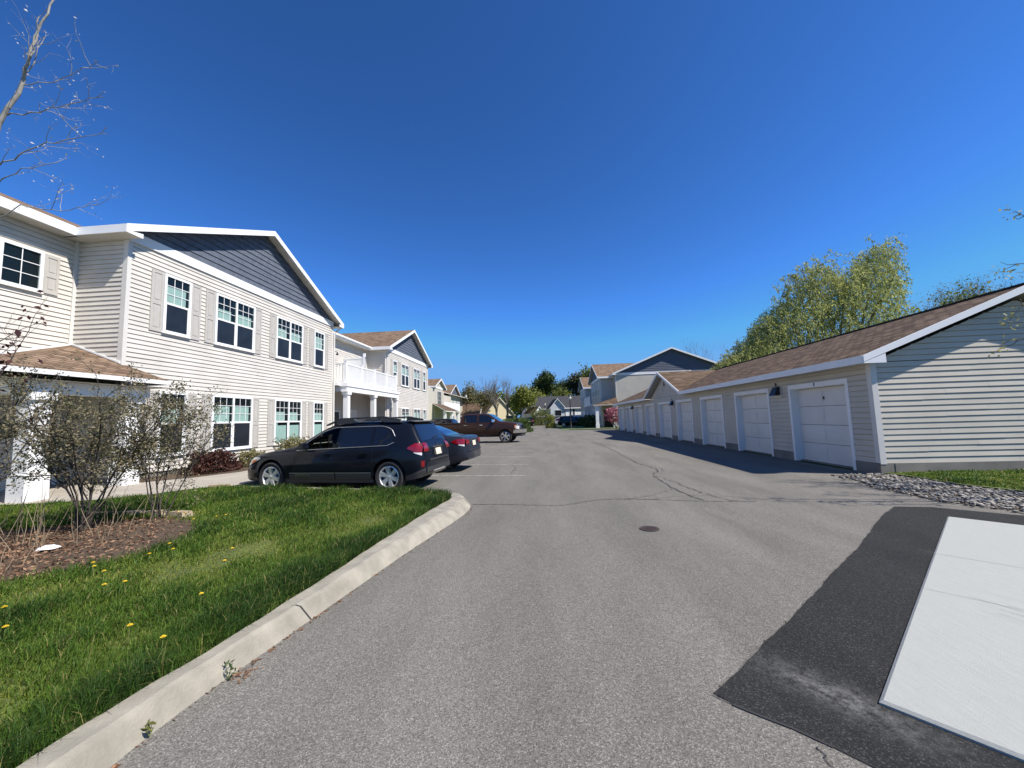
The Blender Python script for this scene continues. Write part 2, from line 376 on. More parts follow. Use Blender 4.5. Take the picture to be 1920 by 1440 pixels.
def roof_slab(mb, a, b, c, d, th=.10):
    """a,b along the eave (a->b), c,d along the ridge (c above b, d above a). top = slot 0 with UV, underside and edges = slot 1"""
    a, b, c, d = map(Vector, (a, b, c, d)); e = (b - a); L = e.length; e.normalize()
    def uv(p): r = p - a; x = r.dot(e); return (x + a.y * .37, (r - e * x).length)
    dn = Vector((0, 0, -th))
    mb.quad(a, b, c, d, 0, [uv(a), uv(b), uv(c), uv(d)])
    lo = [p + dn for p in (a, b, c, d)]
    mb.quad(*lo, 1); P = (a, b, c, d)
    for i in range(4):
        j = (i + 1) % 4; mb.quad(P[i], P[j], lo[j], lo[i], 1)
def window(fr, parent, u0, u1, z0, z1, units=1, cols=3, rows=3, blind=True, lower_blind=False, sash=True):
    """double-hung window(s) with a white frame; upper sash with grille"""
    f = MB(); t = .075; D = .072
    fbox(f, fr, u0, u1, z1 - t, z1, .0, D); fbox(f, fr, u0, u1, z0, z0 + t, .0, D)
    fbox(f, fr, u0 - .015, u1 + .015, z0 - .03, z0, .0, D + .02)
    fbox(f, fr, u0, u0 + t, z0 + t, z1 - t, .0, D); fbox(f, fr, u1 - t, u1, z0 + t, z1 - t, .0, D)
    rw_ = random.Random(int(u0 * 977 + z0 * 131 + fr.o.y * 17 + fr.o.x * 3)); drop = rw_.choice((.62, .66, .70, .66, .45, .72)); iw = (u1 - u0 - 2 * t - (units - 1) * t) / units
    zm = (z0 + z1) / 2; scr = MB(); gl = MB(); bl = MB(); bk = MB(); mu = MB()
    for k in range(units):
        a = u0 + t + k * (iw + t); b = a + iw
        if k: fbox(f, fr, a - t, a, z0 + t, z1 - t, .0, D)
        bk.quad(*[fr.P(*q) for q in ((a, z0 + t, .031), (b, z0 + t, .031), (b, z1 - t, .031), (a, z1 - t, .031))])
        if sash:
            fbox(f, fr, a, b, zm - .03, zm + .03, .0, D - .012)
            s_ = .028
            fbox(f, fr, a, a + s_, z0 + t, zm - .03, .0, D - .016); fbox(f, fr, b - s_, b, z0 + t, zm - .03, .0, D - .016)
            scr.quad(*[fr.P(*q) for q in ((a + s_, z0 + t, .042), (b - s_, z0 + t, .042), (b - s_, zm - .03, .042), (a + s_, zm - .03, .042))])
            ga, gz0, gz1 = .0, zm + .03, z1 - t
        else: gz0, gz1 = z0 + t, z1 - t
        gl.quad(*[fr.P(*q) for q in ((a, gz0, .047), (b, gz0, .047), (b, gz1, .047), (a, gz1, .047))])
        if blind:
            hb = (gz1 - gz0); w_ = b - a
            fbox(bl, fr, a + rw_.uniform(.0, .08) * w_, b - rw_.uniform(.08, .26) * w_, gz0, gz0 + hb * (drop + rw_.uniform(-.02, .02)), .034, .037)
            if rw_.random() < .35: fbox(bl, fr, a + .04, a + rw_.uniform(.12, .3) * w_, z0 + t, zm - .03, .034, .0365)
        if lower_blind:
            fbox(bl, fr, a + .05, b - .09, z0 + t, zm - .16, .034, .037)
        for i in range(1, cols): x = a + (b - a) * i / cols; fbox(mu, fr, x - .009, x + .009, gz0, gz1, .0485, .055)
        for i in range(1, rows): z = gz0 + (gz1 - gz0) * i / rows; fbox(mu, fr, a, b, z - .009, z + .009, .049, .0545)
    o = f.build('window', M['white'], parent)
    bk.build('interior', M['dark'], o); gl.build('pane', M['pane'], o)
    scr.build('insect_screen', M['screen'] if not lower_blind else M['pane'], o); bl.build('curtain', M['blind'], o); mu.build('grille', M['white'], o)
    return o
def shutter(fr, parent, u0, u1, z0, z1):
    s = MB(); fbox(s, fr, u0, u1, z0, z1, .0, .036); b = .06; zm = z0 + (z1 - z0) * .47
    for (a0, a1, c0, c1) in ((u0, u0 + b, z0, z1), (u1 - b, u1, z0, z1), (u0 + b, u1 - b, z0, z0 + b * 1.4), (u0 + b, u1 - b, z1 - b * 1.4, z1), (u0 + b, u1 - b, zm - .05, zm + .05)):
        fbox(s, fr, a0, a1, c0, c1, .036, .050)
    for (c0, c1) in ((z0 + b * 1.4 + .05, zm - .1), (zm + .1, z1 - b * 1.4 - .05)):
        fbox(s, fr, u0 + b + .04, u1 - b - .04, c0, c1, .036, .046)
    return s.build('shutter', M['shutter'], parent)
def gable_bay(fr, parent, w, zb, zf, depth, rise, wins, over=.4, mats=None, simple=False, slate=True, roof_m='shingle', back_roof=7.0, wall_m='siding', shut=True, eave_over=.40, low=None):
    """projecting two-storey bay with a front gable; fr.u runs 0..w on the front wall"""
    wm = M[wall_m]; c = w / 2; fh = .27; tan = rise / (c + eave_over)
    fw = MB(); siding(fw, fr, zb, zf, .09, w - .09); fw.build('front_wall', wm, parent)
    cb = MB()
    for (a, b) in ((-.02, .09), (w - .09, w + .02)): fbox(cb, fr, a, b, zb, zf, -.12, .026)
    split_build(cb, 'corner_board', M['corner'], parent)
    # return walls
    for side in (0, 1):
        o2 = fr.P(0 if side == 0 else w, 0, 0); nn = -fr.u if side == 0 else fr.u
        f2 = Fr((o2.x, o2.y), (-fr.n.x, -fr.n.y), (nn.x, nn.y)); sw = MB(); siding(sw, f2, zb, zf, .12, depth); sw.build('side_wall', wm, parent)
    # frieze board
    fz = MB(); fbox(fz, fr, -.02, w + .02, zf, zf + fh, 0, .045); fbox(fz, fr, -.02, w + .02, zf - .03, zf, 0, .065); fz.build('frieze_board', M['white'], parent)
    zt = zf + fh                       # gable triangle base; the eave underside sits at zf
    ze = zf + .22                      # roof top at the eave edge
    ztop = ze + rise
    gp = MB(); zz = lambda z: max(0.0, c - (ztop - .12 - z) / tan)
    siding(gp, fr, zt, ztop - .14, lambda z: max(.0, zz(z)), lambda z: min(w, w - zz(z)), course=.215, d=.03)
    gp.build('gable_panel', M['slate'] if slate else wm, parent)
    # roof
    rf = MB(); e0, e1 = -eave_over, w + eave_over; back = -back_roof
    roof_slab(rf, fr.P(e0, ze, over), fr.P(e0, ze, back), fr.P(c, ztop, back), fr.P(c, ztop, over))
    roof_slab(rf, fr.P(e1, ze, back), fr.P(e1, ze, over), fr.P(c, ztop, over), fr.P(c, ztop, back))
    # horizontal boxed soffits under both eaves
    for (a, b) in ((e0, 0), (w, e1)): 
        q = [fr.P(a, zf - .005, over), fr.P(b, zf - .005, over), fr.P(b, zf - .005, -depth), fr.P(a, zf - .005, -depth)]; rf.quad(*q, 1)
    ro = rf.build('gable_roof', [M[roof_m], M['soffit']], parent)
    fa = MB(); k = .215
    for (ea, sgn) in ((e0, 1), (e1, -1)):
        p, q = fr.P(ea, ze - k + .012, over), fr.P(c, ztop - k + .012, over)
        fa.beam(p, q, fr.n * .028, Vector((0, 0, k)))
        fa.beam(fr.P(ea, zf - .01, over + .025), fr.P(ea, zf - .01, -depth), -fr.u * sgn * .025, Vector((0, 0, .225)))
        # boxed return at the eave corner
        fa.hexa([fr.P(ea, zf - .01, over), fr.P(ea + sgn * .42, zf - .01, over), fr.P(ea + sgn * .42, zf - .01, over + .022), fr.P(ea, zf - .01, over + .022),
                 fr.P(ea, zf + .05, over), fr.P(ea + sgn * .42, zf + .12 , over), fr.P(ea + sgn * .42, zf + .12, over + .022), fr.P(ea, zf + .05, over + .022)])
    fa.build('fascia', M['white'], ro)
    for (u0, u1, z0, z1, un, sh, lb) in wins:
        window(fr, parent, u0, u1, z0, z1, un, lower_blind=lb)
        if shut:
            if sh & 1: shutter(fr, parent, u0 - .375, u0 - .02, z0 - .02, z1 + .0)
            if sh & 2: shutter(fr, parent, u1 + .02, u1 + .375, z0 - .02, z1 + .0)
    return ro
def downpipe(parent, pts):
    b = MB(); b.tube(pts, .045, 8); return b.build('downpipe', M['corner'], parent, smooth=True, sharp=40)
def column(parent, x, y, z0, z1, w=.32, name='porch_column'):
    b = MB(); h = w / 2; g = h + .035
    b.box(x - h, x + h, y - h, y + h, z0 + .55, z1 - .16); b.box(x - g, x + g, y - g, y + g, z0, z0 + .55)
    b.box(x - g - .02, x + g + .02, y - g - .02, y + g + .02, z1 - .16, z1); return b.build(name, M['white'], parent)

# ------------------------------------------------------------------ ground, road, kerbs
KIN = [(-2.32, -1.5), (-2.31, 0.3), (-2.30, 1.59), (-2.27, 2.0), (-2.18, 2.6), (-2.11, 3.37), (-2.03, 4.5), (-1.94, 5.6), (-1.83, 6.6), (-1.76, 7.0), (-1.79, 7.22), (-1.93, 7.46), (-2.2, 7.66), (-2.62, 7.80), (-3.2, 7.93), (-4.46, 8.17), (-6.0, 8.47), (-7.5, 8.76)]
KOUT = [(-2.07, -1.5), (-2.06, 0.3), (-2.05, 1.59), (-2.03, 2.2), (-1.95, 2.75), (-1.84, 3.5), (-1.68, 4.54), (-1.50, 5.5), (-1.36, 6.3), (-1.34, 6.85), (-1.42, 7.25), (-1.63, 7.62), (-2.0, 7.87), (-2.55, 8.03), (-3.15, 8.15), (-4.42, 8.39), (-5.96, 8.69), (-7.46, 8.98)]
def resample(p, n):
    p = np.array(p, float); d = np.r_[0, np.cumsum(np.linalg.norm(np.diff(p, axis=0), axis=1))]
    # smooth with a Catmull-Rom pass
    out = []
    for t in np.linspace(0, d[-1], n):
        i = min(max(np.searchsorted(d, t) - 1, 0), len(p) - 2); f = (t - d[i]) / (d[i + 1] - d[i])
        p0 = p[max(i - 1, 0)]; p1 = p[i]; p2 = p[i + 1]; p3 = p[min(i + 2, len(p) - 1)]
        out.append(.5 * ((2 * p1) + (-p0 + p2) * f + (2 * p0 - 5 * p1 + 4 * p2 - p3) * f * f + (-p0 + 3 * p1 - 3 * p2 + p3) * f ** 3))
    return np.array(out)
sheet('ground', [(-400, -60), (400, -60), (400, 900), (-400, 900)], -.03, M['lawn'])
sheet('road', [(-8.0, -8), (30, -8), (30, 6.0), (9.2, 5.2), (7.6, 7.0), (7.9, 46.2), (2.0, 46.4), (1.6, 74), (12, 74), (12, 77), (-2.8, 77), (-3.2, 47), (-8.6, 47), (-7.6, 9)], 0, M['asphalt'])
ki, ko = resample(KIN, 110), resample(KOUT, 110)
kb = MB(); H1 = .135
def wob(i, a): return .004 * math.sin(i * 1.7 + a) + .003 * math.sin(i * .61 + 2 * a)
for i in range(109):
    a, b, c, d = ki[i], ki[i + 1], ko[i + 1], ko[i]
    prof = lambda q, r, k: [(q[0], q[1], -.02), (q[0], q[1], H1 - .012 + wob(k, 0)), (q[0] + (r[0] - q[0]) * .06, q[1] + (r[1] - q[1]) * .06, H1 + wob(k, 0)),
        (q[0] + (r[0] - q[0]) * .56, q[1] + (r[1] - q[1]) * .56, H1 + wob(k, 1)), (q[0] + (r[0] - q[0]) * .68, q[1] + (r[1] - q[1]) * .68, H1 - .018 + wob(k, 2)),
        (r[0] + (q[0] - r[0]) * wob(k, 3), r[1] + (q[1] - r[1]) * wob(k, 3), -.02)]
    A, B = prof(a, d, i), prof(b, c, i + 1)
    for j in range(5): kb.quad(A[j], A[j + 1], B[j + 1], B[j], 0)
    if i in (33, 62, 86):   # contraction joints
        kb.quad(A[1] + np.array([0, 0, .0]) if False else tuple(np.array(A[1]) + [0, 0, .002]), tuple(np.array(A[3]) + [0, 0, .002]), tuple(np.array(A[3]) + [0.004, .012, .002]), tuple(np.array(A[1]) + [0.004, .012, .002]), 1)
        kb.quad(tuple(np.array(A[3]) + [.001, 0, .002]), tuple(np.array(A[4]) + [.002, 0, .001]), tuple(np.array(A[4]) + [.006, .012, .001]), tuple(np.array(A[3]) + [.005, .012, .002]), 1)
        kb.quad(tuple(np.array(A[4]) + [.002, 0, .001]), tuple(np.array(A[5]) + [.003, 0, 0]), tuple(np.array(A[5]) + [.006, .012, 0]), tuple(np.array(A[4]) + [.006, .012, .001]), 1)
kerb = kb.build('kerb', [M['kerb'], M['crack']], smooth=True, sharp=35); tag(kerb, kind='structure')
# lawn island behind the kerb
BED = [(-9.5, 3.0), (-7.6, 2.85), (-6.2, 3.05), (-5.3, 3.38), (-4.86, 3.75), (-4.62, 4.2), (-4.66, 4.8), (-4.95, 5.3), (-5.5, 5.72), (-6.1, 5.92), (-7.0, 5.8), (-7.6, 5.3), (-9.5, 5.0)]
WALKN = [(-7.5, 8.76), (-7.62, 8.75), (-8.2, 8.5), (-8.55, 7.8), (-9.2, 7.3), (-10.2, 7.02), (-12, 6.7), (-13.0, 6.6)]
ISL = [tuple(p) for p in ki[::2]] + WALKN + [(-13, -1.5)]
sheet('lawn_bank', ISL, .11, M['soil'])
# walk, porch slab and mulch border along the building
sheet('sidewalk', [(-7.5, 8.76), (-7.62, 8.75), (-8.2, 8.5), (-8.55, 7.8), (-9.2, 7.3), (-10.2, 7.02), (-13.2, 6.4), (-13.2, 9.7), (-10.7, 9.62), (-10.0, 10.35), (-9.5, 11.4), (-9.5, 47), (-8.15, 47), (-7.62, 12), (-7.42, 9.0)], .15, M['concrete'])
wk = MB()
pts = [(-7.42, 8.98), (-7.62, 12), (-8.15, 47)]
for (a, b) in zip(pts[:-1], pts[1:]): wk.quad((a[0], a[1], .148), (b[0], b[1], .148), (b[0] + .03, b[1], 0), (a[0] + .03, a[1], 0))
tag(wk.build('sidewalk_edge', M['kerb']), kind='structure')
sheet('mulch_border', [(-11.6, 9.5), (-10.72, 9.62), (-10.0, 10.35), (-9.5, 11.4), (-9.5, 47), (-13.2, 47), (-13.2, 20), (-11.6, 20)], .156, M['mulch'])
# patch of new asphalt and the concrete pad
pe = [(.88, 2.35), (1.49, 2.91), (2.17, 3.54), (2.78, 4.13), (3.38, 4.68), (3.97, 5.27), (4.72, 6.02), (5.40, 6.62)]
pp = [(x + .006 * math.sin(i * 9.1), y + .006 * math.cos(i * 7.3)) for i, (x, y) in enumerate(resample(pe, 50))]
pl_ = resample([(.87, 2.33), (1.08, 2.19), (1.26, 2.02), (1.37, 1.92), (2.4, .8), (4, -1)], 40)
pl_ = [(x + .010 * math.sin(i * 5.3), y + .010 * math.cos(i * 8.1)) for i, (x, y) in enumerate(pl_)]
sheet('asphalt_patch', pp + [(5.9, 6.55), (6.5, 6.05), (8.5, 5.2), (14, 5.0), (14, -1)] + pl_[::-1][:-1], .005, M['patch'])
eg = MB()   # worn lip of the old asphalt along the patch
for i in range(1, len(pp) - 1):
    a, b = pp[i], pp[i + 1]; w_ = .002 + .009 * max(0, math.sin(i * 2.3)) * abs(math.sin(i * .9))
    eg.quad((a[0] - w_, a[1] + w_ * .6, .007), (b[0] - w_, b[1] + w_ * .6, .007), (b[0] + .002, b[1], .010), (a[0] + .002, a[1], .010))
for i in range(len(pl_) - 1):
    a, b = pl_[i], pl_[i + 1]; w_ = .004 + .010 * abs(math.sin(i * 1.9)) * abs(math.sin(i * .7))
    eg.quad((a[0] - w_, a[1] - w_ * .8, .006), (b[0] - w_, b[1] - w_ * .8, .006), (b[0], b[1], .0075), (a[0], a[1], .0075), 1)
tag(eg.build('patch_edge', [mat('worn_edge', (.17, .155, .125), .95, var=.3, scale=30), M['crack']]), kind='structure')
cp = MB(); q = [(1.69, 2.30), (5.50, 5.93), (9.3, 2.0), (5.5, -1.6)]
N_ = len(q); t_, b_ = .028, .004
inn = []
cx_, cy_ = sum(x for x, y in q) / 4, sum(y for x, y in q) / 4
inn = [(x + (cx_ - x) * .006, y + (cy_ - y) * .006) for x, y in q]
cp.add([(x, y, t_) for x, y in inn], [(3, 2, 1, 0)][:0] + [(0, 3, 2, 1)])
for i in range(4):
    j = (i + 1) % 4
    cp.quad((*inn[i], t_), (*inn[j], t_), (*q[j], t_ - .012), (*q[i], t_ - .012)); cp.quad((*q[i], t_ - .012), (*q[j], t_ - .012), (*q[j], b_), (*q[i], b_))
def on_slab(s, t): a = np.array(q[0]); return a + s * (np.array(q[1]) - a) + t * (np.array(q[3]) - a)
for s0, s1, t0, t1 in ((.60, .6012, 0.0, 1), (.372, .3728, 0, 1)):
    c4 = [on_slab(s0, t0), on_slab(s1, t0), on_slab(s1, t1), on_slab(s0, t1)]
    cp.add([(x, y, t_ + .002) for x, y in c4], [(0, 1, 2, 3)], 1)
for i in range(46):   # tyre scuffs fanning across the pad
    s = .34 + .1 * random.random(); t0 = .04 + .3 * random.random(); L_ = .08 + .2 * random.random()
    a = on_slab(s + t0 * -.28, t0); b = on_slab(s - (t0 + L_) * .34, t0 + L_); wd = .0035 + .004 * random.random()
    cp.add([(a[0], a[1], t_ + .003), (b[0], b[1], t_ + .003), (b[0], b[1] + wd, t_ + .003), (a[0], a[1] + wd, t_ + .003)], [(0, 1, 2, 3)], 2)
tag(cp.build('concrete_pad', [M['slab'], mat('pad_joint', (.30, .30, .28), .95), mat('tyre_scuff', (.325, .325, .305), .95)]), kind='structure')
# parking lines (slightly slanted bays)
ln = MB()
for k, y in enumerate((10.55, 13.05, 15.75, 18.5, 21.2, 23.9, 26.6, 29.3, 32.0, 34.7)):
    for s in range(6):
        a, b = -.55 - s * 1.13, -.55 - (s + 1) * 1.13
        ln.quad((a, y + (-.55 - a) * .085, .005), (b, y + (-.55 - b) * .085, .005), (b, y + .09 + (-.55 - b) * .085, .005), (a, y + .09 + (-.55 - a) * .085, .005))
tag(ln.build('parking_lines', M['line']), kind='structure')
# pavement cracks: thin ribbons following measured lines
ck = MB()
def crack(pts, wd, seg=14, jit=.03):
    p = resample(pts, seg * (len(pts) - 1)); p = p + rng.normal(0, jit, p.shape)
    for i in range(len(p) - 1):
        d = p[i + 1] - p[i]; n_ = np.array([-d[1], d[0]]) / (np.linalg.norm(d) + 1e-9); w1 = wd * rng.uniform(.35, 1.3)
        a, b = p[i] - n_ * w1 / 2, p[i] + n_ * w1 / 2; c_, e_ = p[i + 1] + n_ * w1 / 2, p[i + 1] - n_ * w1 / 2
        ck.quad((*a, .004), (*e_, .004), (*c_, .004), (*b, .004))
crack([(-1.36, 7.13), (-.83, 7.12), (.13, 6.98), (.51, 7.13), (1.03, 7.41), (1.71, 7.41), (2.75, 7.17), (3.6, 7.1)], .022, 16, .008)
crack([(2.6, 34), (2.72, 29), (3.02, 19), (2.94, 13.2), (3.1, 11.33), (2.74, 10.17), (2.62, 8.5), (2.74, 7.3)], .035, 22, .03)
crack([(2.74, 10.1), (2.9, 9.2), (2.95, 8.3), (3.1, 7.5), (3.3, 7.15)], .018, 14, .03)
crack([(3.05, 12.6), (3.3, 11.6), (3.15, 10.9)], .014, 14, .03)
crack([(1.4, 7.4), (2.0, 7.75), (2.6, 8.4)], .012, 14, .02)
crack([(-1.0, 10.9), (-.95, 12.2), (-1.1, 13.0), (-.9, 14.3)], .02, 12, .03)
crack([(1.9, 7.35), (2.4, 7.6), (3.2, 7.6), (4.2, 7.0)], .012, 14, .02)
crack([(1.2, 2.03), (1.15, 1.7), (1.05, 1.4)], .006, 14, .006)
tag(ck.build('pavement_cracks', M['crack']), kind='structure')
# walks and lawns at the far right
sheet('far_lawn', [(2.9, 46.4), (9.5, 45.0), (30, 45), (30, 73), (6, 73), (3.4, 53)], .05, M['lawn'])
sheet('far_kerb', [(1.9, 46.1), (9.5, 44.2), (9.5, 44.9), (1.9, 46.6)], .10, M['kerb'])
sheet('side_lawn', [(7.76, 9.72), (7.9, 9.0), (7.85, 8.1), (8.2, 7.4), (9.4, 6.5), (12, 5.5), (30, 5.2), (30, 9.72)], .05, M['soil'])

# ------------------------------------------------------------------ apartment building on the left
A = thing('apartment_building', 'long two-storey beige building with slate-blue gables and white balcony, behind the parked cars', 'building', (-13, 9.5, .15))
f1 = Fr((-11.5, 9.54), (0, 1), (1, 0)); UZ, LZ = (4.49, 6.33), (.74, 2.69)
wl = []
for (a, b, un, sh) in ((1.03, 1.94, 1, 3), (2.89, 4.76, 2, 3), (6.01, 7.86, 2, 3), (8.79, 9.70, 1, 3)):
    wl.append((a, b, *UZ, un, sh, False))
for (a, b, un, sh) in ((1.03, 1.94, 1, 3), (2.89, 4.76, 2, 3), (6.01, 7.86, 2, 3), (8.79, 9.70, 1, 3)):
    wl.append((a, b, *LZ, un, sh, a > 5))
gable_bay(f1, A, 10.56, .30, 6.92, 1.55, 2.62, wl)
f2 = Fr((-11.5, 27.55), (0, 1), (1, 0))
wl = []
for (a, b, un) in ((.98, 1.86, 1), (2.75, 4.5, 2), (5.7, 7.45, 2), (8.35, 9.2, 1)):
    wl.append((a, b, *UZ, un, 3, False)); wl.append((a, b, *LZ, un, 3, False))
gable_bay(f2, A, 10.05, .30, 6.92, 1.55, 2.45, wl)
fd = MB()
for (y0, y1, x) in ((9.54, 20.1, -11.52), (27.55, 37.6, -11.52)): fd.box(-20, x, y0 + .02, y1 - .02, -.03, .30)
split_build(fd, 'foundation', M['found'], A)
XR = -13.05; rec = MB(); fr_r = Fr((XR, 0), (0, 1), (1, 0))
siding(rec, fr_r, .2, 6.98, 1.0, 9.54, zref=.3); rec.build('recessed_wall', M['siding'], A); rec = MB(); siding(rec, fr_r, .2, 6.98, 20.1, 27.55, zref=.3)
rec.build('recessed_wall', M['siding'], A)
bd = MB(); bd.box(-25, XR - .02, .9, 37.6, .1, 6.9); bd.build('inner_wall', M['siding'], A)
ej = MB(); fbox(ej, fr_r, 9.44, 9.54, .2, 6.95, 0, .05); fbox(ej, fr_r, 27.45, 27.55, .2, 6.95, 0, .05); split_build(ej, 'corner_trim', M['corner'], A)
mr = MB(); roof_slab(mr, (-12.62, .5, 7.14), (-12.62, 38.0, 7.14), (-19.3, 38.0, 10.25), (-19.3, .5, 10.25)); roof_slab(mr, (-26, 38, 7.14), (-26, .5, 7.14), (-19.3, .5, 10.25), (-19.3, 38, 10.25))
mr.quad((-12.62, .5, 6.915), (XR, .5, 6.915), (XR, 9.2, 6.915), (-12.62, 9.2, 6.915), 1); mr.quad((-12.62, 20.5, 6.915), (XR, 20.5, 6.915), (XR, 27.1, 6.915), (-12.62, 27.1, 6.915), 1)
mo = mr.build('main_roof', [M['shingle'], M['soffit']], A)
fa = MB()
for (a, b) in ((.5, 9.12), (20.55, 27.13)): fa.box(-12.645, -12.60, a, b, 6.91, 7.15)
split_build(fa, 'fascia', M['white'], mo)
gut = MB(); gut.box(-12.60, -12.50, 20.6, 27.1, 7.02, 7.12); gut.build('gutter', M['white'], mo)
window(fr_r, A, 7.93, 8.78, 5.2, 6.30, 1, cols=2, rows=3, blind=False, sash=False); shutter(fr_r, A, 8.80, 9.12, 5.22, 6.28); shutter(fr_r, A, 7.57, 7.91, 5.22, 6.28)
downpipe(A, [(-11.15, 20.45, 6.95), (-11.3, 20.2, 6.7), (-11.42, 20.14, 6.5), (-11.42, 20.14, .3)])
downpipe(A, [(-11.6, 27.47, 6.8), (-11.6, 27.47, .3)])
# entrance porch with a hipped roof, left
pr = MB(); ap = (XR + .02, 9.5, 3.95); zc = 2.87
c1, c2, c3 = (-10.3, 9.80, zc), (-10.3, 6.45, zc), (XR + .02, 6.45, zc)
ur = lambda pts, ax: [((p[ax]), p[2] * 2.3) for p in pts]
pr.add([c1, c2, ap][::-1], [(0, 1, 2)], 0, [ur([c1, c2, ap][::-1], 1)]); pr.add([c2, c3, ap][::-1], [(0, 1, 2)], 0, [ur([c2, c3, ap][::-1], 0)])
c4 = (-11.46, 9.80, zc); a2 = (-11.46, 9.56, 3.33)
pr.add([c1, c4, a2], [(0, 1, 2)], 0, [ur([c1, c4, a2], 0)])
pr.quad((-10.34, 9.76, 2.66), (XR, 9.76, 2.66), (XR, 6.5, 2.66), (-10.34, 6.5, 2.66), 1)
po = pr.build('porch_roof', [M['shingle'], M['soffit']], A)
pf = MB(); pf.box(-10.32, -10.28, 6.43, 9.82, 2.76, 2.865); pf.box(XR, -10.32, 6.41, 6.45, 2.76, 2.865); pf.box(-11.45, -10.32, 9.80, 9.84, 2.76, 2.865)
pf.box(-10.9, -10.6, 6.9, 9.55, 2.38, 2.655); pf.box(XR, -10.9, 7.05, 7.35, 2.38, 2.655); pf.build('porch_beam', M['white'], po)
fl = MB(); fl.beam((XR + .03, 9.5, 3.95), (XR + .03, 6.45, 2.87), (.03, 0, 0), (0, 0, .05)); fl.beam((XR, 9.515, 3.97), (-11.5, 9.515, 3.37), (0, -.03, 0), (0, 0, .05)); fl.build('roof_flashing', M['white'], po)
column(A, -10.75, 7.3, .15, 2.4, .34); column(A, -10.88, 9.25, .15, 2.4, .34)
for (ya, yb) in ((8.62, 9.28),):
    dq = MB(); fbox(dq, fr_r, ya, yb, .16, 2.25, .028, .05); dqo = dq.build('door', mat('dark_taupe_door', (.075, .066, .055), .5), A); d2 = MB()
    for (a, b, c, d) in ((ya - .09, ya, .16, 2.34), (yb, yb + .09, .16, 2.34), (ya, yb, 2.25, 2.34)): fbox(d2, fr_r, a, b, c, d, .01, .065)
    d2.build('door_frame', M['white'], dqo)
dr = MB(); fbox(dr, fr_r, 6.9, 7.7, .16, 2.3, .028, .05); dro = dr.build('door', M['dark'], A)
dt = MB()
for (a, b, c, d) in ((6.8, 6.9, .16, 2.4), (7.7, 7.8, .16, 2.4), (6.9, 7.7, 2.3, 2.4)): fbox(dt, fr_r, a, b, c, d, .01, .06)
dt.build('door_frame', M['white'], dro)
# balcony over the second entrance
BX = -11.0
for y in (20.75, 24.15, 27.9): column(A, BX, y, .15, 3.32, .27)
bm = MB(); bm.box(BX - .17, BX + .17, 20.45, 28.1, 3.32, 3.62); bm.box(BX - .2, BX + .22, 20.4, 28.15, 3.62, 3.82); bm.box(XR, BX - .2, 20.15, 27.5, 3.66, 3.82)
bm.box(XR, BX - .17, 20.5, 20.75, 3.35, 3.66); bo = bm.build('balcony', M['white'], A)
rl = MB(); ys = (20.62, 22.45, 24.3, 26.15, 27.95)
for y in ys:
    rl.box(BX - .065, BX + .065, y - .065, y + .065, 3.82, 5.03); rl.box(BX - .08, BX + .08, y - .08, y + .08, 5.03, 5.07)
for a, b in zip(ys[:-1], ys[1:]):
    rl.box(BX - .04, BX + .04, a + .065, b - .065, 4.87, 4.94); rl.box(BX - .03, BX + .03, a + .065, b - .065, 3.90, 3.97)
    n_ = 15
    for i in range(1, n_): y = a + (b - a) * i / n_; rl.box(BX - .015, BX + .015, y - .02, y + .02, 3.97, 4.87)
rl.box(XR, BX - .065, 20.58, 20.66, 4.87, 4.94); rl.box(XR, BX - .065, 20.58, 20.66, 3.90, 3.97)
for i in range(1, 12): x = XR + i * .17; rl.box(x - .02, x + .02, 20.6, 20.64, 3.97, 4.87)
rl.build('railing', M['white'], bo)
pv = MB(); pv.box(XR, -11.55, 24.1, 24.16, 3.9, 5.75); pv.box(XR, -11.55, 24.08, 24.18, 5.75, 5.87); pv.box(-11.68, -11.55, 24.06, 24.2, 3.82, 6.1); pv.build('privacy_screen', M['white'], bo)
lb = MB()
for y in (22.3, 22.95):
    lb.tube([(XR + .02, y, 6.0), (XR + .16, y, 6.12), (XR + .24, y, 6.02)], .018, 6); lb.lathe([(.03, 6.02), (.09, 5.86), (.02, 5.84)], (XR + .24, y, 0), 8)
split_build(lb, 'wall_lamp', M['black'], A)
for (y0, y1, z1, zb_) in ((21.0, 21.9, 2.35, .16), (23.0, 23.6, 2.3, 1.2), (24.9, 25.8, 2.35, .16), (21.2, 22.0, 5.95, 3.83), (25.3, 26.2, 5.95, 3.83)):
    d_ = MB(); fbox(d_, fr_r, y0, y1, zb_, z1, .019, .035); do = d_.build('door', M['door_w'] if zb_ < 1 else M['dark'], A)
    d2 = MB()
    for (a, b, c, d) in ((y0 - .1, y0, zb_, z1 + .1), (y1, y1 + .1, zb_, z1 + .1), (y0, y1, z1, z1 + .1)): fbox(d2, fr_r, a, b, c, d, .01, .055)
    d2.build('door_frame', M['white'], do)
b_ = MB(); fbox(b_, fr_r, 22.3, 22.5, 1.9, 2.2, .02, .16); b_.build('wall_lamp', M['black'], A)
b_ = MB(); fbox(b_, Fr((-11.5, 0), (0, 1), (1, 0)), 31.1, 31.2, 3.4, 3.75, .02, .06); b_.build('wall_vent', M['corner'], A)

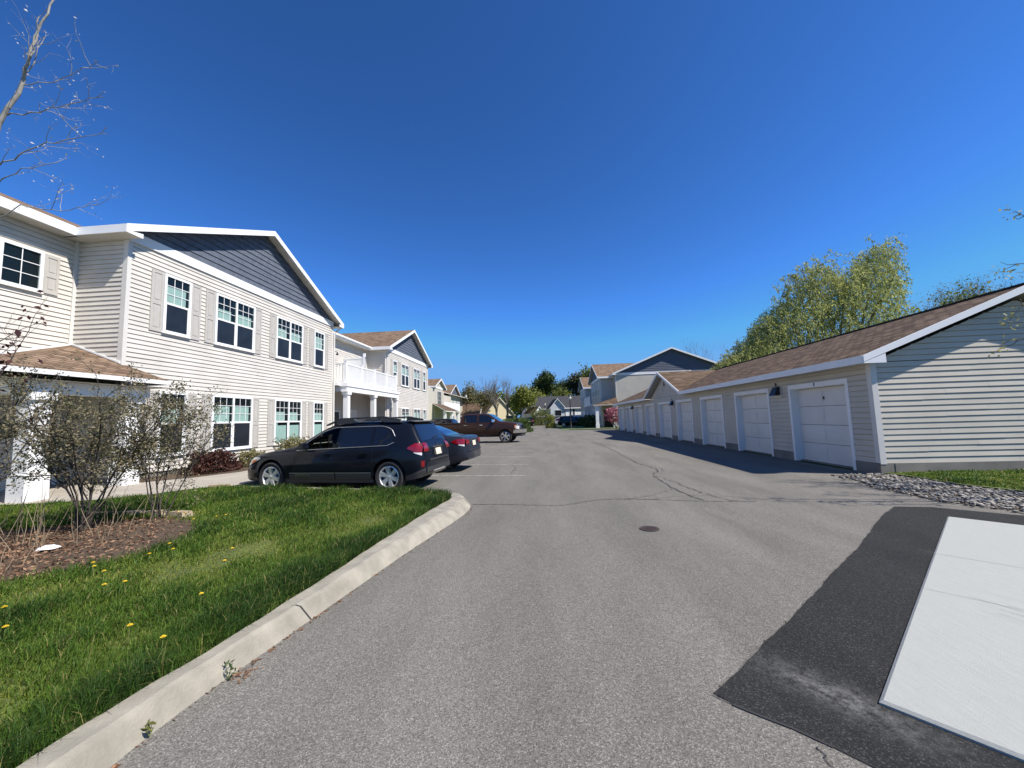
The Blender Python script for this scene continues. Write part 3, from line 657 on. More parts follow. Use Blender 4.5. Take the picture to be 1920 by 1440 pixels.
# ------------------------------------------------------------------ second building further left
B = thing('apartment_building', 'farther pale building with a small grey gable, beyond the long beige building', 'building', (-20, 60, 0))
fb = Fr((-16.0, 55.3), (0, 1), (1, 0))
gable_bay(fb, B, 5.6, .1, 6.45, 3, 1.35, [], wall_m='siding_grey', slate=False, back_roof=6)
window(fb, B, 1.6, 4.0, 3.9, 6.1, 3, cols=1, rows=3, blind=False, sash=False)
fb2 = Fr((-19.0, 76.0), (0, 1), (1, 0))
wl = []
for (a, b, un) in ((1.0, 1.9, 1), (2.8, 4.6, 2), (5.9, 7.7, 2), (8.6, 9.5, 1)): wl += [(a, b, 4.2, 6.0, un, 0, False), (a, b, .7, 2.5, un, 0, False)]
gable_bay(fb2, B, 10.4, .1, 6.4, 4, 2.6, wl, shut=False, back_roof=7)
mm_ = MB(); mm_.box(-30, -19.6, 44, 92, 0, 6.6); mm_.box(-24, -16.05, 44.0, 55.3, 0, 6.3); mm_.box(-24, -18.5, 60.9, 76, 0, 6.3); mm_.build('wall', M['siding_grey'], B)
mr = MB(); roof_slab(mr, (-18.2, 43.6, 6.75), (-18.2, 92.4, 6.75), (-25, 92.4, 9.3), (-25, 43.6, 9.3)); roof_slab(mr, (-31, 92.4, 6.75), (-31, 43.6, 6.75), (-25, 43.6, 9.3), (-25, 92.4, 9.3)); mr.build('main_roof', [M['shingle'], M['soffit']], B)
pr = MB(); roof_slab(pr, (-13.6, 53.0, 2.9), (-13.6, 62.2, 2.9), (-16.0, 60.5, 4.1), (-16.0, 54.6, 4.1)); pr.build('porch_roof', [M['shingle_b'], M['white']], B)
for y in (53.8, 57.6, 61.6): column(B, -14.0, y, 0, 2.85, .35)
bl_ = MB(); bl_.box(-18.6, -16.6, 61.5, 75.5, 3.2, 3.6); bl_.box(-16.7, -16.6, 61.5, 75.5, 3.6, 4.7); bl_.build('balcony', M['white'], B)
for y in (64, 69, 75): column(B, -16.8, y, 0, 3.2, .35)
for y in (63, 66.5, 71): d_ = MB(); d_.box(-18.5, -18.46, y, y + 1.2, .1, 2.3); d_.build('door', M['dark'], B)

# ------------------------------------------------------------------ building on the right, behind the garage
D = thing('apartment_building', 'grey-shadowed apartment building whose wide dark blue gable rises behind the garage', 'building', (14, 50, 0))
fe = Fr((9.3, 50.0), (1, 0), (0, -1))
gable_bay(fe, D, 14.2, .1, 6.70, 38, 3.05, [], over=.45, shut=False, back_roof=38, wall_m='siding_grey')
fb = Fr((7.6, 51.7), (0, 1), (-1, 0)); wl = []
for (a, b, un) in ((.9, 1.8, 1), (2.6, 4.4, 2), (5.6, 7.4, 2), (8.1, 9.0, 1)): wl += [(a, b, 4.3, 6.1, un, 0, False), (a, b, .7, 2.5, un, 0, False)]
gable_bay(fb, D, 9.8, .1, 6.50, 1.7, 2.35, wl, shut=False, back_roof=8.5, wall_m='siding_grey')
fb = Fr((7.6, 70.0), (0, 1), (-1, 0))
gable_bay(fb, D, 9.8, .1, 6.50, 1.7, 2.35, wl, shut=False, back_roof=8.5, wall_m='siding_grey')
bl_ = MB(); bl_.box(7.3, 9.3, 61.6, 69.9, 3.2, 3.6); bl_.box(7.3, 7.4, 61.6, 69.9, 3.6, 4.7); bl_.build('balcony', M['white'], D)
for y in (62, 66, 69.6): column(D, 7.5, y, 0, 3.2, .35)
for y in (63, 66.5): d_ = MB(); d_.box(9.26, 9.29, y, y + 1.2, .1, 2.3); d_.build('door', M['dark'], D)
pr = MB(); roof_slab(pr, (6.2, 49.0, 2.95), (6.2, 51.9, 2.95), (9.3, 51.7, 3.9), (9.3, 50.0, 3.9)); roof_slab(pr, (9.3, 49.0, 2.95), (6.2, 49.0, 2.95), (9.3, 50.0, 3.9), (9.32, 50.0, 3.9)); pr.build('porch_roof', [M['shingle_b'], M['siding_grey']], D)
column(D, 6.7, 49.4, 0, 2.85, .38); column(D, 8.9, 49.4, 0, 2.85, .38)
d_ = MB(); d_.box(7.9, 8.9, 51.62, 51.68, .1, 2.3); d_.build('door', M['dark'], D)
# small white-trimmed gable that shows over the garage roof
G2 = thing('garage', 'low brown-roofed garage with a white-edged gable just behind the long garage', 'garage', (16, 45.5, 0))
g2 = MB(); g2.box(13.7, 19.7, 45.3, 49, 0, 4.6); g2.add([(13.7, 45.3, 4.6), (19.7, 45.3, 4.6), (16.7, 45.3, 6.3), (13.7, 49, 4.6), (19.7, 49, 4.6), (16.7, 49, 6.3)], [(0, 1, 2), (5, 4, 3)]); g2.build('wall', mat('dark_stained_siding', (.10, .085, .075), .8), G2)
g3 = MB(); roof_slab(g3, (13.3, 49.2, 4.55), (13.3, 44.9, 4.55), (16.7, 44.9, 6.45), (16.7, 49.2, 6.45)); roof_slab(g3, (20.1, 44.9, 4.55), (20.1, 49.2, 4.55), (16.7, 49.2, 6.45), (16.7, 44.9, 6.45)); go = g3.build('roof', [M['shingle_b'], M['white']], G2)
g4 = MB(); g4.beam((13.3, 44.9, 4.40), (16.7, 44.9, 6.30), (0, -.03, 0), (0, 0, .17)); g4.beam((20.1, 44.9, 4.40), (16.7, 44.9, 6.30), (0, -.03, 0), (0, 0, .17)); g4.build('fascia', M['white'], go)

# ------------------------------------------------------------------ the long garage on the right
GX, GY0, GY1 = 7.75, 9.72, 41.1; GW = 6.6
G = thing('garage', 'long low tan garage with nine white doors and brown shingle roof beside the road', 'garage', (GX, GY0, 0))
fg = Fr((GX, 0), (0, 1), (-1, 0)); doors = [(10.42 + 3.47 * k, 12.82 + 3.47 * k) for k in range(9)]; DZ = 2.20
ws = MB(); cur = GY0 + .10
for (a, b) in doors + [(GY1 - .1, None)]:
    siding(ws, fg, .26, DZ, cur, a, zref=.26, gap=.019, d=.022)
    cur = b
siding(ws, fg, DZ, 2.62, GY0 + .1, GY1 - .1, zref=.26, gap=.019, d=.022)
DC, DH = 25.3, 3.32
siding(ws, fg, 2.62, 4.0, lambda z: DC - DH + (z - 2.62) / .405, lambda z: DC + DH - (z - 2.62) / .405, zref=.26, gap=.019, d=.022)
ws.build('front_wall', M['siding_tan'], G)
fend = Fr((GX, GY0), (1, 0), (0, -1)); we = MB(); RZ = 4.14
siding(we, fend, .26, 2.62, .10, GW - .1, zref=.26, gap=.019, d=.022); siding(we, fend, 2.62, RZ - .2, lambda z: max(.1, (z - 2.62) / .405), lambda z: min(GW - .1, GW - (z - 2.62) / .405), zref=.26, gap=.019, d=.022)
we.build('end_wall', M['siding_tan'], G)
wb = MB(); wb.box(GX + .3, GX + GW, GY0 + .02, GY1, .0, 2.6); wb.build('inner_wall', M['siding_tan'], G)
fn = MB(); cur = GY0 - .02
for (a, b) in doors + [(GY1, None)]: fn.box(GX - .03, GX + .28, cur, a, -.05, .26); cur = b
fn.box(GX + .28, GX + GW, GY0 - .03, GY0 + .1, -.05, .26); split_build(fn, 'foundation', M['found'], G)
cb = MB(); fbox(cb, fg, GY0 - .03, GY0 + .10, .24, 2.6, 0, .03); fbox(cb, fend, 0.0, .10, .24, 2.62, 0, .03); fbox(cb, fg, GY1 - .1, GY1, .24, 2.6, 0, .03); split_build(cb, 'corner_board', M['corner'], G)
for k, (a, b) in enumerate(doors):
    tr = MB(); t = .10
    fbox(tr, fg, a, a + t, .0, DZ, -.28, .03); fbox(tr, fg, b - t, b, .0, DZ, -.28, .03); fbox(tr, fg, a, b, DZ, DZ + .12, -.0, .034); fbox(tr, fg, a + t, b - t, DZ - .02, DZ, -.28, .0)
    dd = MB(); n_ = 4; hh = (DZ - .05) / n_
    for i in range(n_):
        z0 = .03 + i * hh; fbox(dd, fg, a + t, b - t, z0 + .006, z0 + hh - .006, -.24, -.20)
        for s in range(2):
            u0 = a + t + (b - a - 2 * t) * (.04 + .48 * s); u1 = u0 + (b - a - 2 * t) * .44
            fbox(dd, fg, u0, u1, z0 + .10, z0 + hh - .10, -.20, -.192); fbox(dd, fg, u0 + .03, u1 - .03, z0 + .13, z0 + hh - .13, -.192, -.186)
    fbox(dd, fg, a + t, b - t, .0, DZ, -.27, -.245, 1)
    do = dd.build('garage_door', [M['door_w'], M['dark']], G); tr.build('door_frame', M['white'], do)
    sd = MB(); fbox(sd, fg, a + t, b - t, .0, .03, -.26, -.12); sd.build('threshold', M['found'], do)
    if k == 0: text_part('door_number', '4', .16, M['black'], do, (GX + .195 - .012, (a + b) / 2, 1.86), (0, -1, 0), (-1, 0, 0))
    tk = MB(); fbox(tk, fg, (a + b) / 2 - .02, (a + b) / 2 + .02, DZ + .02, DZ + .11, .034, .04); tk.build('trim_mark', M['black'] if k == 0 else M['corner'], do)
text_part('building_number', '6', .42, M['black'], G, (GX - .03, DC - .05, 3.45), (0, -1, 0), (-1, 0, 0), .012)
for y in (13.35, 23.77, 34.2):
    b = MB(); fbox(b, fg, y - .18, y + .18, 1.97, 2.27, 0.02, .05); b.hexa([fg.P(y - .15, 2.06, .05), fg.P(y + .15, 2.06, .05), fg.P(y + .17, 2.04, .24), fg.P(y - .17, 2.04, .24), fg.P(y - .15, 2.32, .05), fg.P(y + .15, 2.32, .05), fg.P(y + .13, 2.32, .12), fg.P(y - .13, 2.32, .12)], 1)
    b.tube([fg.P(y + .05, 2.34, .06), fg.P(y + .05, 2.46, .06)], .02, 6, 1)
    b.build('wall_lamp', [M['corner'], M['black']], G)
rf = MB(); EX = GX - .38; ez = 2.76; y0, y1 = GY0 - .30, GY1 + .3; rx = GX + GW / 2; rz_ = ez + (rx - EX) * .405
DHW = rx - EX; dl, dh_ = DC - DHW, DC + DHW; dz = ez + DHW * .405
roof_slab(rf, (EX, dl, ez), (EX, y0, ez), (rx, y0, rz_), (rx, DC, rz_), .09); roof_slab(rf, (EX, y1, ez), (EX, dh_, ez), (rx, DC, rz_), (rx, y1, rz_), .09)
roof_slab(rf, (2 * rx - EX, y0, ez), (2 * rx - EX, y1, ez), (rx, y1, rz_), (rx, y0, rz_), .09)
roof_slab(rf, (EX + .02, dl, ez + .02), (rx - .1, dl, ez + .02), (rx - .1, DC, dz), (EX + .02, DC, dz), .09); roof_slab(rf, (rx - .1, dh_, ez + .02), (EX + .02, dh_, ez + .02), (EX + .02, DC, dz), (rx - .1, DC, dz), .09)
rf.quad((EX, y0, 2.585), (GX, y0, 2.585), (GX, dl + .3, 2.585), (EX, dl + .3, 2.585), 1); rf.quad((EX, dh_ - .3, 2.585), (GX, dh_ - .3, 2.585), (GX, y1, 2.585), (EX, y1, 2.585), 1)
ro = rf.build('roof', [M['shingle_b'], M['soffit']], G)
rc = MB(); rc.tube([(rx, y0, rz_ - .02), (rx, y1, rz_ - .02)], .07, 6); rc.build('ridge_cap', M['shingle_b'], ro)
fa = MB(); k = .15
fa.box(EX - .025, EX, y0, dl, 2.58, ez - .005); fa.box(EX - .025, EX, dh_, y1, 2.58, ez - .005)
fa.beam((EX, y0, ez - k), (rx, y0, rz_ - k), (0, -.03, 0), (0, 0, k - .004)); fa.beam((2 * rx - EX, y0, ez - k), (rx, y0, rz_ - k), (0, -.03, 0), (0, 0, k - .004))
fa.beam((EX, dl, ez - k + .02), (EX, DC, dz - k), (-.03, 0, 0), (0, 0, k)); fa.beam((EX, dh_, ez - k + .02), (EX, DC, dz - k), (-.03, 0, 0), (0, 0, k))
fa.hexa([(EX, y0 - .028, 2.575), (EX + .48, y0 - .028, 2.575), (EX + .48, y0, 2.575), (EX, y0, 2.575), (EX, y0 - .028, 2.6), (EX + .48, y0 - .028, 2.79), (EX + .48, y0, 2.79), (EX, y0, 2.6)])
fa.build('fascia', M['white'], ro)

# ------------------------------------------------------------------ vehicles
def interp(pts):
    xs = np.array([p[0] for p in pts], float); ys = np.array([p[1] for p in pts], float)
    # monotone cubic (Fritsch-Carlson)
    h = np.diff(xs); d = np.diff(ys) / h; m = np.zeros(len(xs)); m[0], m[-1] = d[0], d[-1]
    for i in range(1, len(xs) - 1):
        m[i] = 0 if d[i - 1] * d[i] <= 0 else 3 * (h[i - 1] + h[i]) / ((2 * h[i] + h[i - 1]) / d[i - 1] + (h[i] + 2 * h[i - 1]) / d[i])
    def f(x):
        x = min(max(x, xs[0]), xs[-1]); i = min(max(np.searchsorted(xs, x) - 1, 0), len(xs) - 2); t = (x - xs[i]) / h[i]
        return float(ys[i] * (1 + 2 * t) * (1 - t) ** 2 + m[i] * h[i] * t * (1 - t) ** 2 + ys[i + 1] * t * t * (3 - 2 * t) + m[i + 1] * h[i] * t * t * (t - 1))
    return f
class Shape:
    """car body: cross-sections at stations along x (rear 0 -> front L)"""
    def __init__(s, L, W, top, belt, width, bottom, roofw, cowl=None):
        s.L, s.W = L, W; s.top, s.belt, s.width, s.bottom, s.roofw = interp(top), interp(belt), interp(width), interp(bottom), interp(roofw)
    def section(s, x):
        """half profile (y, z) from underside centre to top centre"""
        zt, zb, w, z0, rw = s.top(x), s.belt(x), s.width(x), s.bottom(x), s.roofw(x)
        zb = min(zb, zt - .05); h = zb - z0; w2 = max(rw, .05) * w
        return [(0, z0), (w * .80, z0), (w * .93, z0 + .03), (w * .975, z0 + h * .18), (w, z0 + h * .42), (w * .998, z0 + h * .66), (w * .978, z0 + h * .86), (w * .955, zb),
                (w * .955 + (w2 - w * .955) * .30, zb + (zt - zb) * .30), (w * .955 + (w2 - w * .955) * .68, zb + (zt - zb) * .66), (w2, zb + (zt - zb) * .88), (w2 * .88, zb + (zt - zb) * .97), (w2 * .5, zt - .004), (0, zt)]
    def Y(s, x, z):
        p = s.section(x)[2:12]
        for (y0, z0), (y1, z1) in zip(p[:-1], p[1:]):
            if z0 <= z <= z1: return y0 + (y1 - y0) * (z - z0) / max(z1 - z0, 1e-6)
        return p[-1][0] if z > p[-1][1] else p[0][0]
    def X(s, z, lo, hi, rising=True):
        for _ in range(40):
            m = (lo + hi) / 2
            if (s.top(m) < z) == rising: lo = m
            else: hi = m
        return (lo + hi) / 2
    def side_patch(s, mb, top, bot, x0, x1, off, n=14, k=7, sides=(1, -1), m=0):
        T, B_ = interp(top), interp(bot)
        for sd in sides:
            g = []
            for i in range(n + 1):
                x = x0 + (x1 - x0) * i / n; zb, zt = B_(x), T(x)
                g.append([(x, sd * (s.Y(x, zb + (zt - zb) * j / k) + off), zb + (zt - zb) * j / k) for j in range(k + 1)])
            for i in range(n):
                for j in range(k):
                    q = [g[i][j], g[i + 1][j], g[i + 1][j + 1], g[i][j + 1]]
                    mb.quad(*(q if sd < 0 else q[::-1]), m)
        return mb
    def top_patch(s, mb, x0, x1, w0, w1, off, n=10, k=8, m=0):
        g = []
        for i in range(n + 1):
            x = x0 + (x1 - x0) * i / n; w = w0 + (w1 - w0) * i / n; zt = s.top(x); sl = (s.top(x + .02) - s.top(x - .02)) / .04
            nx, nz = -sl / math.hypot(1, sl), 1 / math.hypot(1, sl); row = []
            for j in range(k + 1):
                t = -1 + 2 * j / k; y = t * w * s.width(x) * s.roofw(x); dz = -.012 * abs(t) ** 4
                row.append((x + nx * off, y, zt + nz * off + dz))
            g.append(row)
        for i in range(n):
            for j in range(k): mb.quad(g[i][j], g[i + 1][j], g[i + 1][j + 1], g[i][j + 1], m)
        return mb
    def body(s, xs, cut=None, extra=None):
        mb = MB(); rings = []
        for x in xs:
            h = s.section(x); ring = [(x, y, z) for y, z in h] + [(x, -y, z) for y, z in h[-2:0:-1]]; rings.append(ring)
        n = len(rings[0]); vs = [p for r in rings for p in r]; fs = []
        for i in range(len(rings) - 1):
            for j in range(n): fs.append((i * n + j, i * n + (j + 1) % n, (i + 1) * n + (j + 1) % n, (i + 1) * n + j))
        fs.append(tuple(range(n))[::-1]); e = (len(rings) - 1) * n; fs.append(tuple(e + j for j in range(n)))
        mb.add(vs, fs); return mb
def bool_cut(o, cutter_mb, solver='EXACT'):
    c = cutter_mb.build('cutter', M['black'], None)
    import bmesh
    bm = bmesh.new(); bm.from_mesh(c.data); bmesh.ops.recalc_face_normals(bm, faces=bm.faces); bm.to_mesh(c.data); bm.free()
    bm = bmesh.new(); bm.from_mesh(o.data); bmesh.ops.recalc_face_normals(bm, faces=bm.faces); bm.to_mesh(o.data); bm.free()
    md = o.modifiers.new('cut', 'BOOLEAN'); md.operation = 'DIFFERENCE'; md.object = c; md.solver = solver
    par, o.parent = o.parent, None; mw = o.matrix_world.copy(); o.matrix_world = Matrix.Identity(4)
    bpy.context.view_layer.update(); dg = bpy.context.evaluated_depsgraph_get()
    me = bpy.data.meshes.new_from_object(o.evaluated_get(dg)); o.modifiers.clear(); o.data = me
    o.parent = par; bpy.data.objects.remove(c)
    me.polygons.foreach_set('use_smooth', [True] * len(me.polygons)); me.set_sharp_from_angle(angle=R(38)); me.update()
def wheel(parent, x, y, r, w, spokes, side, style='alloy'):
    t = MB(); n = 36; rr = r * .70
    t.lathe([(rr, -w / 2 + .015), (rr + .02, -w / 2), (r - .03, -w / 2), (r - .008, -w / 2 + .03), (r, -w / 4), (r, w / 4), (r - .008, w / 2 - .03), (r - .03, w / 2), (rr + .02, w / 2), (rr, w / 2 - .015)], (x, y, r), n, 'y')
    o = t.build('wheel', M['tyre'], parent, smooth=True, sharp=50, local=True)
    k = MB(); f = side * (w / 2 - .02)
    k.lathe([(rr + .004, f - side * .10), (rr + .004, f), (rr - .018, f + side * .008), (rr - .035, f - side * .03), (rr - .04, f - side * .10)], (x, y, r), n, 'y')
    for i in range(spokes):
        a = 2 * pi * i / spokes + .3; hw0, hw1 = .040 * r / .34, .066 * r / .34
        ca, sa = cos(a), sin(a); P = lambda u, v, d: (x + u * ca - v * sa, y + d, r + u * sa + v * ca)
        r0, r1 = .04, rr - .02; fo = f - side * .022
        k.hexa([P(r0, -hw0, fo - side * .03), P(r1, -hw1, fo - side * .02), P(r1, hw1, fo - side * .02), P(r0, hw0, fo - side * .03), P(r0, -hw0 * .7, fo + side * .012), P(r1, -hw1 * .75, fo + side * .018), P(r1, hw1 * .75, fo + side * .018), P(r0, hw0 * .7, fo + side * .012)])
    k.lathe([(.0, f - side * .005), (.035, f - side * .005), (.065, f - side * .02), (.075, f - side * .06)], (x, y, r), 16, 'y')
    k.build('rim', M[style], o, local=True, smooth=True, sharp=30)
    d = MB(); d.lathe([(.0, f - side * .10), (rr, f - side * .105)], (x, y, r), 24, 'y'); d.build('brake_disc', M['cladding'], o, local=True)
    return o
def arch_cut(cm, axles, r, W):
    for ax in axles:
        for sd in (1, -1):
            n = 28; ys = (sd * (W - .34), sd * (W + .2)); k = len(cm.v)
            for y in ys:
                for j in range(n): t = 2 * pi * j / n; cm.v.append((ax + (r + .055) * cos(t), y, r + .012 + (r + .055) * sin(t)))
            for j in range(n):
                q = (k + j, k + (j + 1) % n, k + n + (j + 1) % n, k + n + j); cm.f.append(q if sd < 0 else q[::-1]); cm.m.append(0); cm.uv.append(None)
            a, b = tuple(k + j for j in range(n)), tuple(k + n + j for j in range(n))
            cm.f.append(a[::-1] if sd < 0 else a); cm.f.append(b if sd < 0 else b[::-1]); cm.m += [0, 0]; cm.uv += [None, None]
def door_panel(S, t, paint, x0, x1, zb, zt, hx, hz, handle='paint'):
    seam = MB()
    for xx in (x0, x1): S.side_patch(seam, [(xx - .01, zt), (xx + .01, zt)], [(xx - .01, zb), (xx + .01, zb)], xx - .007, xx + .007, .004, 1, 14)
    return seam
def make_wagon(name, label, loc, rz, paint, group=None, detail=True, cat='car', scale=1.0, tailred=True):
    t = thing(name, label, cat, loc, rz, group); t.scale = (scale,) * 3; L, W, r = 4.95, .915, .345
    S = Shape(L, W,
        top=[(0, .62), (.02, .74), (.05, .92), (.10, 1.02), (.2, 1.11), (.40, 1.34), (.56, 1.525), (.66, 1.555), (1.2, 1.585), (2.0, 1.59), (2.4, 1.56), (2.75, 1.45), (3.2, 1.22), (3.52, 1.045), (3.7, 1.0), (4.2, .93), (4.6, .83), (4.82, .70), (4.92, .56), (4.95, .46)],
        belt=[(0, .55), (.05, .80), (.15, .93), (.35, 1.0), (.8, 1.0), (2.0, .965), (3.4, .93), (3.8, .88), (4.4, .80), (4.8, .62), (4.95, .42)],
        width=[(0, .70), (.04, .76), (.12, .82), (.3, .88), (.7, .91), (1.5, .915), (3.5, .915), (4.2, .90), (4.6, .84), (4.8, .75), (4.9, .66), (4.95, .58)],
        bottom=[(0, .40), (.3, .28), (.7, .22), (4.4, .22), (4.8, .22), (4.95, .25)],
        roofw=[(0, .92), (.2, .86), (.6, .70), (1.2, .685), (2.2, .69), (2.8, .72), (3.4, .80), (3.7, .86), (4.3, .86), (4.95, .86)])
    xs = np.unique(np.r_[0, .015, .03, .05, .075, .1, .14, np.arange(.2, 4.6, .1), 4.6, 4.68, 4.75, 4.8, 4.85, 4.89, 4.92, 4.94, 4.95])
    bo = S.body(xs).build('body', paint, t, local=True, smooth=True)
    cm = MB(); arch_cut(cm, (1.0, 4.03), r, W)
    bool_cut(bo, cm)
    if detail:   # hollow front cabin, seen through the front glass
        def prism(poly, hw):
            c_ = MB(); n = len(poly); c_.v = [(p[0], -hw, p[1]) for p in poly] + [(p[0], hw, p[1]) for p in poly]
            fs = [(j, (j + 1) % n, n + (j + 1) % n, n + j) for j in range(n)] + [tuple(range(n))[::-1], tuple(n + j for j in range(n))]
            c_.f = fs; c_.m = [0] * len(fs); c_.uv = [None] * len(fs); return c_
        bool_cut(bo, prism([(2.20, .62), (3.42, .62), (3.40, .95), (3.16, 1.15), (2.75, 1.37), (2.45, 1.47), (2.20, 1.49)], .66))
        bool_cut(bo, prism([(2.36, .985), (3.20, .955), (3.03, 1.15), (2.72, 1.335), (2.45, 1.425), (2.36, 1.43)], 1.2))
        bool_cut(bo, prism([(2.56, 1.25), (3.44, .93), (3.47, 1.10), (3.2, 1.40), (2.75, 1.65), (2.56, 1.65)], .56))
    for ax in (1.0, 4.03):
        for sd in (1, -1): wheel(t, ax, sd * (W - .125), r, .225, 6, sd)
    g = MB(); top_ = [(.9, 1.22), (1.0, 1.36), (1.15, 1.43), (1.3, 1.455), (2.4, 1.45), (2.75, 1.365), (3.0, 1.22), (3.2, 1.08), (3.36, .985)]
    def win(x0, x1, m_, nm, tp=None, bt=None):
        w_ = MB(); S.side_patch(w_, tp or top_, bt or [(.9, 1.06), (1.2, 1.045), (2.0, 1.01), (3.4, .965)], x0, x1, .006, 16, 8); return w_.build(nm, m_, t, smooth=True, local=True)
    win(1.48, 2.27, M['carglass'], 'side_window')
    win(.93, 1.42, M['carglass'], 'quarter_window', [(.9, 1.13), (.98, 1.24), (1.15, 1.41), (1.3, 1.45), (1.45, 1.452)])
    if detail: win(2.34, 3.20, M['clearglass'], 'front_side_window')
    else: win(2.34, 3.25, M['carglass'], 'front_side_window')
    mir = None
    w_ = MB(); S.top_patch(w_, 2.48, 3.46, .90, .88, .006); w_.build('windshield', M['clearglass'] if detail else M['carglass'], t, smooth=True, local=True)
    w_ = MB(); S.top_patch(w_, .20, .53, .86, .90, .008); w_.build('rear_window', M['carglass'], t, smooth=True, local=True)
    # chrome line round the glass and the roof rails
    c = MB()
    for sd in (1, -1):
        pts = [(x, sd * (S.Y(x, interp(top_)(x) + .012) + .010), interp(top_)(x) + .012) for x in np.linspace(.9, 3.36, 26)]; c.tube(pts, .008, 5)
        pts = [(x, sd * (S.Y(x, zz) + .010), zz) for x, zz in ((.9, 1.10), (1.05, 1.035), (1.5, 1.02), (2.2, .995), (3.36, .955))]; c.tube(pts, .007, 5)
    c.build('window_trim', M['cladding'] if not detail else M['alloy'], t, local=True)
    rr_ = MB()
    for sd in (1, -1):
        yy = lambda x: sd * (.63 - .02 * abs(x - 1.6))
        rr_.beam((.85, yy(.85) - .03, 1.575), (1.25, yy(1.2) - .03, 1.655), (0, .06, 0), (0, 0, .035)); rr_.beam((1.25, yy(1.2) - .03, 1.655), (2.35, yy(2.3) - .03, 1.645), (0, .06, 0), (0, 0, .035)); rr_.beam((2.35, yy(2.3) - .03, 1.645), (2.75, yy(2.7) - .03, 1.50), (0, .06, 0), (0, 0, .035))
        rr_.hexa([(.8, yy(.8) - .035, 1.54), (1.3, yy(1.2) - .035, 1.57), (1.3, yy(1.2) + .035, 1.57), (.8, yy(.8) + .035, 1.54), (.95, yy(.9) - .03, 1.60), (1.3, yy(1.2) - .03, 1.66), (1.3, yy(1.2) + .03, 1.66), (.95, yy(.9) + .03, 1.60)])
        rr_.hexa([(1.95, yy(2) - .035, 1.57), (2.5, yy(2.4) - .035, 1.53), (2.5, yy(2.4) + .035, 1.53), (1.95, yy(2) + .035, 1.57), (2.1, yy(2.1) - .03, 1.66), (2.4, yy(2.4) - .03, 1.635), (2.4, yy(2.4) + .03, 1.635), (2.1, yy(2.1) + .03, 1.66)])
    for xx in (1.35, 1.9): rr_.beam((xx, -.6, 1.64), (xx, .6, 1.64), (.09, 0, 0), (0, 0, .022))
    rr_.build('roof_rack', M['cladding'], t, local=True)
    # lamps
    lm = MB(); S.side_patch(lm, [(.1, 1.075), (.3, 1.07), (.45, 1.02), (.56, .975)], [(.1, .86), (.25, .865), (.4, .91), (.56, .955)], .105, .55, .010, 10, 6)
    for sd in (1, -1):
        for i in range(6):
            z0, z1 = .88 + i * .03, .88 + (i + 1) * .03; q = []
            for z in (z0, z1): q.append((S.X(z, 0, .5) - .016, z))
            lm.quad((q[0][0], sd * .54, z0), (q[0][0] + .012, sd * (S.Y(.11, z0) + .008), z0), (q[1][0] + .012, sd * (S.Y(.11, z1) + .008), z1), (q[1][0], sd * .54, z1))
    lm.build('tail_lamp', M['red'], t, smooth=True, local=True)
    lc = MB(); S.side_patch(lc, [(.1, .86), (.34, .875)], [(.1, .80), (.34, .865)], .10, .33, .012, 6, 3); lc.build('reversing_lamp', M['lens'], t, local=True)
    hl = MB(); S.side_patch(hl, [(4.35, .80), (4.6, .80), (4.84, .69)], [(4.35, .775), (4.6, .66), (4.84, .56)], 4.36, 4.83, .008, 10, 5); hl.build('headlight', M['lens'], t, smooth=True, local=True)
    ha = MB(); S.side_patch(ha, [(4.45, .76), (4.66, .72)], [(4.45, .725), (4.66, .64)], 4.46, 4.64, .014, 5, 3); ha.build('turn_signal', M['amber'], t, local=True)
    # rear bumper, cladding, plate
    bp = MB(); S.side_patch(bp, [(0, .53), (.35, .42), (.6, .36)], [(0, .42), (.3, .30), (.6, .26)], .012, .60, .012, 10, 4)
    bp.box(-.022, .02, -.70, .70, .42, .53); bp.box(-.03, .02, -.55, .55, .66, .70); bp.build('rear_bumper', M['cladding'], t, local=True)
    dif = MB(); dif.box(-.028, .0, -.34, .34, .405, .43); dif.build('bumper_trim', M['alloy'], t, local=True)
    rd = MB(); S.side_patch(rd, [(.03, .68), (.12, .68)], [(.03, .55), (.12, .55)], .035, .11, .012, 3, 3); rd.build('rear_reflector', M['redd'], t, local=True)
    xt = lambda z: S.X(z, 0, .6) - .014
    pm = MB(); pm.quad((xt(.80) - .02, -.26, .76), (xt(.80) - .02, .26, .76), (xt(.9), .26, .92), (xt(.9), -.26, .92)); pm.build('plate_recess', M['cladding'], t, local=True)
    pl2 = MB(); pl2.box(-.0, .006, -.155, .155, 0, .15)
    po = pl2.build('number_plate', M['plate'], t, local=True); po.location = (xt(.84) - .040, 0, .768); po.rotation_euler = (0, R(13), 0)
    gm = MB(); gm.box(xt(.965) - .022, xt(.965) + .01, -.3, .3, .945, .965); gm.lathe([(.0, xt(.99) - .02), (.035, xt(.99) - .02), (.05, xt(.99))], (0, 0, 0), 14, 'y') if False else gm.box(xt(1.0) - .02, xt(1.0), -.05, .05, .985, 1.02)
    gm.build('tailgate_badge', M['chrome'], t, local=True)
    # doors: seams, handles, cladding strip
    for (x0, x1) in ((1.40, 2.31), (2.31, 3.38)):
        sm = MB()
        for xx in (x0, x1): S.side_patch(sm, [(xx - .02, .985), (xx + .02, .985)], [(xx - .02, .36), (xx + .02, .36)], xx - .005, xx + .005, .003, 1, 14)
        do = sm.build('door', M['black'], t, local=True)
        hd = MB()
        for sd in (1, -1): hd.box(x0 + .10, x0 + .30, sd * (S.Y(x0 + .2, .86) + .022) - .012, sd * (S.Y(x0 + .2, .86) + .022) + .012, .845, .873)
        hd.build('handle', paint if detail else M['black'], do, local=True)
